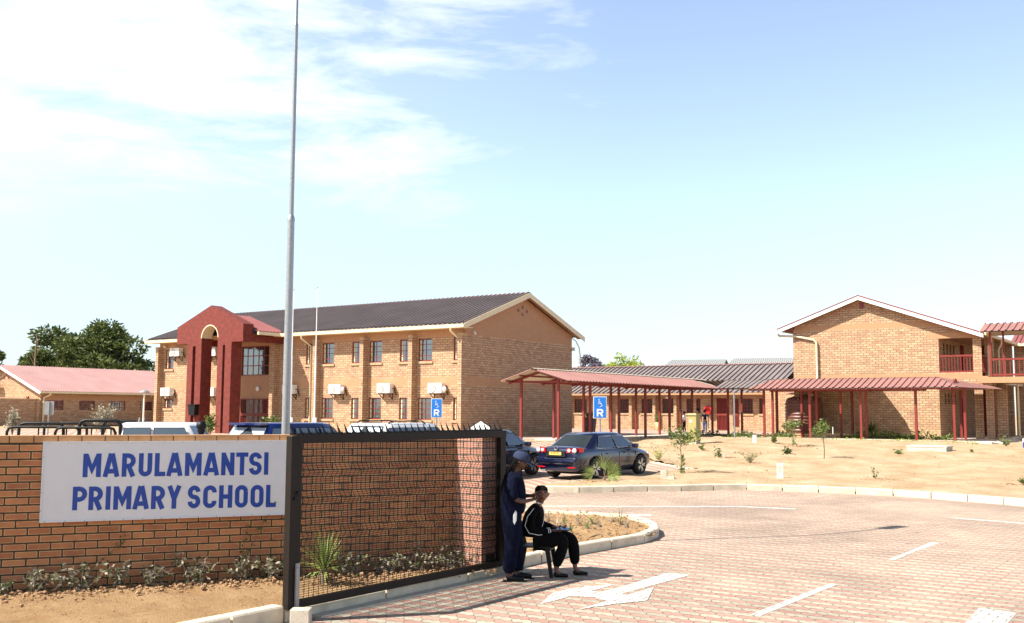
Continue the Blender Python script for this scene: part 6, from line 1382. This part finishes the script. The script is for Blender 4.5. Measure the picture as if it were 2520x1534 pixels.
def spiky(name,lb,cat,p,n,l,w,m,up=.2,seed=1,trunk=0,label=None):
    random.seed(seed); t=thing(name,lb,cat,p); b=B(); 
    for i in range(n):
        a=random.uniform(0,6.283); e=random.uniform(up,1.45); L=l*random.uniform(.75,1.05); d=Vector((math.cos(a)*math.cos(e),math.sin(a)*math.cos(e),math.sin(e))); s=d.cross(Vector((0,0,1))).normalized()*w/2
        o=Vector((0,0,trunk)); q1=o+d*L*.5+Vector((0,0,.03*L)); q2=o+d*L-Vector((0,0,.10*L*math.cos(e)))
        b.add([o-s*.5,o+s*.5,q1+s,q1-s,q2],((0,1,2,3),(3,2,4)))
    b.build('leaves',[m],t)
    b=B(); b.lathe([(.05,-.05),(.045,trunk+.01),(.02,trunk+.04)],10); b.build('stem',['bark'],t); return t
yp=Kp((-2.42,13.75,0)); spiky('yucca_plant','spiky yucca with yellow-green blades seen through the gate mesh','plant',yp,100,.54,.022,'leaf_palm',-.1,41,.12)
p=G(2146,1081); spiky('aloe_plant','dark round spiky aloe against the tall gable wall','plant',(p.x,p.y,p.z),60,.75,.07,'leaf_dark',.0,42,.3)
p=G(955,1060); p=at(735,1062,46); spiky('aloe_plant','grey-green spiky aloe before the facade right of the flagpole','plant',(p.x,46,1.0),26,.7,.06,'leaf_dry',.5,43,.1)
# fan palm beside the saloon
p=G(1487,1186); fp=thing('fan_palm','small fan palm on a soil mound in front of the navy saloon','palm',(p.x,p.y,p.z),0); s=F_PX/p.y
b=B(); st=B(); random.seed(50); st.tube([(0,0,-.05),(0,0,.14)],[.05,.035],8)
def fan(base,d,L,fr,n=15,sp=1.3):
    L*=1.1; fr*=1.15
    d=Vector(d).normalized(); st.tube([base,base+d*L],.009,5); o=base+d*L; sd=d.cross(Vector((.2,-1,.2))).normalized()
    for i in range(n):
        a=(i/(n-1)-.5)*2*sp; q=(d*math.cos(a)+sd*math.sin(a)); ln=fr*(1-.25*abs(a)/sp); w=q.cross(Vector((.1,-1,.1))).normalized()*.013
        m1=o+q*ln*.55; b.add([o,m1+w,o+q*ln-Vector((0,0,.03)),m1-w],((0,1,2,3),))
for d,L,fr in (((-.05,-.1,1),.26,.46),((.75,-.2,.75),.24,.36),((.85,-.4,.2),.22,.30),((-.95,.0,.28),.30,.34),((.2,.6,.8),.25,.36),((.5,-.7,.25),.15,.30)): fan(Vector((0,0,.12)),d,L,fr)
b.build('fronds',['leaf_palm'],fp); st.build('stem',['bark'],fp); mound(p,.55)
# wall-foot shrubs in the near bed
z5q=lambda x,y:SW_.loc(x*760/2308,1040+y*760/2308)
gi=0
BL=['dusty creeping shrub at the far left of the bed','dusty shrub under the left edge of the name board','creeping shrub with a green tip below the first letters','curled grey shrub below the middle of the board','small twin-clump shrub below the middle of the board','tall grey-leaved shrub, largest at the wall foot','climbing shrub with two green vines on the wall','thin dry shrub close to the gate lead post','dry shrub touching the gate lead post','shrub at the foot of the pier seen through the mesh','dense shrub in the middle seen through the mesh','low shrub right of the yucca seen through the mesh','leafy shrub between yucca and pier seen through the mesh']
for (px,w,h),lb in zip(((20,.35,.20),(245,.4,.30),(600,.75,.36),(900,.35,.30),(1140,.40,.24),(1440,.60,.46),(1790,.5,.34),(1985,.34,.30),(2130,.2,.30),(3330,.5,.38),(3080,.75,.34),(2600,.5,.30),(2850,.5,.28)),BL):
    gi+=1; random.seed(60+gi); q=SW_.loc(px*760/2308,1400); t=thing('wall_shrub',lb,'shrub',Kp(SW_.w(q.x,-.16,0)),math.atan2(.388,.9217),'dusty shrubs along the wall foot'); b=B(); st=B()
    for i in range(int(7+w*10)):
        x=random.gauss(0,w*.24); hh=h*random.uniform(.35,1)*(1-.5*abs(x)/w); y=random.gauss(0,.06); e=Vector((x*1.2,y-.02,hh)); s0_=Vector((x*.4,y*.5,0)); mid=s0_.lerp(e,.5)+Vector((random.gauss(0,.02),random.gauss(0,.02),.03)); st.tube([s0_,mid,e],[.005,.004,.002],4)
        for j in range(14):
            p=(s0_.lerp(mid,random.random()) if random.random()<.4 else mid.lerp(e,random.random()))+Vector([random.gauss(0,.014) for _ in range(3)]); b.leaf(p,(random.uniform(-1,1),random.uniform(-1,.6),random.uniform(-.7,.8)),random.uniform(.045,.085),.034,0 if random.random()<.8 else 1)
    if gi in (7,3,10):
        for vx,vh in ((.05,.55),(.22,.75)) if gi!=3 else ((.30,.42),):
            pts=[Vector((vx*j/6*1.6,.12,.1+vh*j/6)) for j in range(7)]; st.tube(pts,.003,4)
            for j in range(26): p=pts[random.randint(1,6)]+Vector((random.gauss(0,.015),random.uniform(-.02,0),random.gauss(0,.04))); b.leaf(p,(random.uniform(-1,1),-.4,random.uniform(-.6,.6)),.04,.028,1)
    b.build('foliage',['leaf_dry','leaf_dark'],t); st.build('stem',['bark'],t)
# tufts on the kerbed island
for i,(px,py) in enumerate(((1345,1290),(1385,1300),(1420,1298),(1440,1312),(1470,1305),(1520,1298),(1535,1304),(1400,1320),(1365,1302),(1450,1295),(1500,1292))):
    p=G(px,py); q=spiky('grass_tuft','grey-green strap-leaf tuft among those dotted over the kerbed island','plant',(p.x,p.y-.5,.12),22,.22 if i!=5 else .34,.012,'leaf_mid' if i%2 else 'leaf_dry',.1,70+i); q['label']='largest strap-leaf tuft, near the rounded tip of the kerbed island' if i==5 else q['label']; q['group']='strap-leaf tufts on the kerbed island'
t=thing('weed_stalk','single tall leaning weed stalk on the kerbed island','plant',(G(1468,1305).x,G(1468,1305).y-.3,.1)); b=B(); b.tube([(0,0,0),(-.15,0,.14),(-.32,0,.26)],.005,5)
for i in range(14): b.leaf((-.32,0,.26),(random.uniform(-1,1),random.uniform(-1,1),random.uniform(-1,1)),.04,.014)
b.build('stalk',['leaf_mid'],t)
# ground cover strips by the walkways
def cover(name,F,segs,n,m,h=.22,seed=1,l=.13):
    random.seed(seed); b=B()
    for i in range(n):
        x0,y0,x1,y1=random.choice(segs); t=random.random(); c=F.w(x0+(x1-x0)*t+random.gauss(0,.12),y0+(y1-y0)*t+random.gauss(0,.12),0); z=T(c.y)-.0+random.random()**1.5*h*(.6+.4*math.sin(c.x*5+c.y*3)); a=random.uniform(0,6.283); b.leaf((c.x,c.y,z),(math.cos(a),math.sin(a),random.uniform(.2,1.2)),l*random.uniform(.6,1.2),l*.4)
    return tag(b.build(name,[m]),kind='stuff')
cover('ground_cover',Q_,[(-6.2,-.75,-4.9,-.75),(-4.9,-.7,-3.0,-.72)],500,'leaf_mid',.25,81)
cover('ground_cover',Q_,[(-3.0,-.72,5.2,-.72)],520,'leaf_lime',.12,82,.10)
cover('ground_cover',Q_,[(-1.6,2.7,1.9,2.7),(-1.2,3.3,3.0,4.6)],1500,'leaf_mid',.42,83,.16)
cover('ground_cover',W_,[(2.9,9.3,2.9,14.4),(3.2,13.4,5.8,13.9),(5.8,13.7,7.0,13.9)],1500,'leaf_dark',.30,84,.15)
cover('ground_cover',W_,[(2.8,1.5,2.8,9.0)],300,'leaf_dark',.10,85,.12)
cover('flowers',Q_,[(-1.3,3.2,.4,3.3)],50,M.setdefault('petal',mat('red_petals',(.5,.02,.02),.6)),.45,86,.07)
# potted plants
def pot(px,py,ptop,Y,potm,lb,w,m='leaf_dark',seed=0):
    p=at(px,py,Y); g=Vector((p.x,Y,T(Y)+.02)); t=thing('potted_plant',lb,'plant',g); hp=w*1.1; b=B(); b.lathe([(w*.36,0),(w*.5,hp),(w*.46,hp),(w*.44,hp*.9),(0,hp*.9)],4 if w>.6 else 14); b.build('pot',[potm],t)
    random.seed(seed); h=at(px,ptop,Y).z-g.z; b=B()
    for i in range(260): b.leaf((random.gauss(0,w*.2),random.gauss(0,w*.2),hp+(h-hp)*random.random()),(random.uniform(-1,1),random.uniform(-1,1),random.uniform(-.5,1)),.12,.05)
    b.build('foliage',[m],t); b=B(); b.tube([(0,0,hp*.8),(0,0,h*.9)],.02,6); b.build('stem',['bark'],t)
pot(1451,1067,1017,60,'tank','dark leafy shrub in a big brown pot behind the walkway posts',.85,'leaf_dark',91)
pot(1620,1058,1022,72,'cab','tall green plant in an ochre pot between walkway posts',.5,'leaf_mid',92)
# dusty bushes by the low building
def bush(lb,px,py,ptop,wpx,Y,n,m,seed,ll=.16):
    p=at(px,py,Y); g=Vector((p.x,Y,T(Y))); h=at(px,ptop,Y).z-g.z; w=wpx*Y/F_PX/2; random.seed(seed); t=thing('bush',lb,'bush',g); b=B(); st=B()
    for i in range(26):
        a=random.uniform(0,6.283); e=Vector((math.cos(a)*w*random.random(),math.sin(a)*w*random.random(),h*random.uniform(.5,1))); st.tube([(0,0,0),e*.5+Vector((0,0,.05)),e],[.02,.012,.004],4)
        for j in range(n//26): q=e*random.uniform(.45,1.05)+Vector([random.gauss(0,.09) for _ in range(3)]); b.leaf(q,(random.uniform(-1,1),random.uniform(-1,1),random.uniform(-.3,1)),ll,ll*.35)
    b.build('foliage',[m],t); st.build('stem',['bark'],t)
bush('pale dry bush before the low building, above the pickup roll bar',255,1048,1004,64,50,900,'leaf_dry',101)
bush('upright pale bush in front of the brick screen wall',30,1062,1010,30,50,420,'leaf_dry',102)
bush('leafy yellow-green shrub beside the barred entrance gate',672,1072,1030,42,53,500,'leaf_mid',93,.2)
bush('climbing green shrub seen through the portal opening',517,1070,1020,18,53,300,'leaf_mid',94,.2)
# ================= far trees =================
def bigtree(lb,px,pb,ptop,wpx,Y,nl,m,seed,ll=.38,lobes=26,extra=None,leafy=.36,mats=None,base=.9):
    random.seed(seed); c=at(px,pb,Y); g=Vector((c.x,Y,base)); h=at(px,ptop,Y).z-base; w=wpx*Y/F_PX/2; t=thing('tree',lb,'tree',g,0,None)
    b=B(); b.tube([(0,0,-.5),(.1,0,h*.25),(0,.1,h*.45)],[w*.07,w*.055,w*.04],10); br=[]
    for i in range(lobes):
        a=random.uniform(0,6.283); e=random.uniform(-.1,1.35); r=random.uniform(.55,.95); br.append(Vector((math.cos(a)*math.cos(e)*w*r,math.sin(a)*math.cos(e)*w*r*.8,h*.42+math.sin(e)*h*.52*r)))
    if extra: br+= [Vector(q) for q in extra]
    for q in br: b.tube([(0,0,h*.3),q*.5+Vector((0,0,h*.15)),q],[w*.03,w*.02,.03],5)
    b.build('trunk',['bark'],t); lf=B(); R=w*leafy*.62
    for i in range(nl):
        q=random.choice(br); d=Vector([random.gauss(0,1) for _ in range(3)]).normalized()*R*random.uniform(.35,1.05)**.7; d.z*=.62; p=q+d; out_=(d+Vector((random.gauss(0,.3),random.gauss(0,.3),-.15)))*1.0
        lf.leaf(p,out_+Vector((random.gauss(0,.4),random.gauss(0,.4),random.gauss(0,.4))),ll*random.uniform(.6,1.3),ll*.42)
    lf.build('crown',[m],t); return t
bigtree('large dark evergreen tree behind the low red-roofed building',222,905,792,330,112,18000,'leaf_dark',111,.50,40,[(1.6,0,9.9),(2.0,0,9.4),(-3.8,0,8.9),(-4.8,0,9.2),(2.6,0,8.6)])
bigtree('lower brownish tree joined to the left side of the large evergreen',115,905,842,170,108,5200,'leaf_dark',112,.42,22)
bigtree('sparse light-green tree at the right side of the large evergreen',345,905,862,60,118,900,'leaf_mid',113,.42,9)
bigtree('dark tree cut off by the left edge of the picture',-25,905,845,95,112,3200,'leaf_dark',114,.48,12)
t=thing('dead_tree','bare twiggy dead tree sticking out above the brownish tree','tree',(at(86,900,106).x,106,.9)); zt=at(86,820,106).z-.9; b=B(); b.tube([(0,0,0),(0,0,zt*.8),(.05,0,zt)],[.12,.07,.03],6)
for x,z in ((-.7,1.0),(.5,.86),(-.45,.8),(.3,.95),(-.6,.75)): b.tube([(0,0,zt*z-1.1),(x*.6,0,zt*z-.5),(x,0,zt*z)],[.04,.03,.02],5)
b.build('trunk',['bark'],t)
bigtree('jacaranda tree with purple bloom behind the classroom roof',1453,905,858,86,130,2200,'leaf_purple',115,.42,12)
bigtree('bright lime-green tree beyond the classroom roof right of the jacaranda',1538,910,850,120,135,3000,'leaf_lime',116,.42,30)
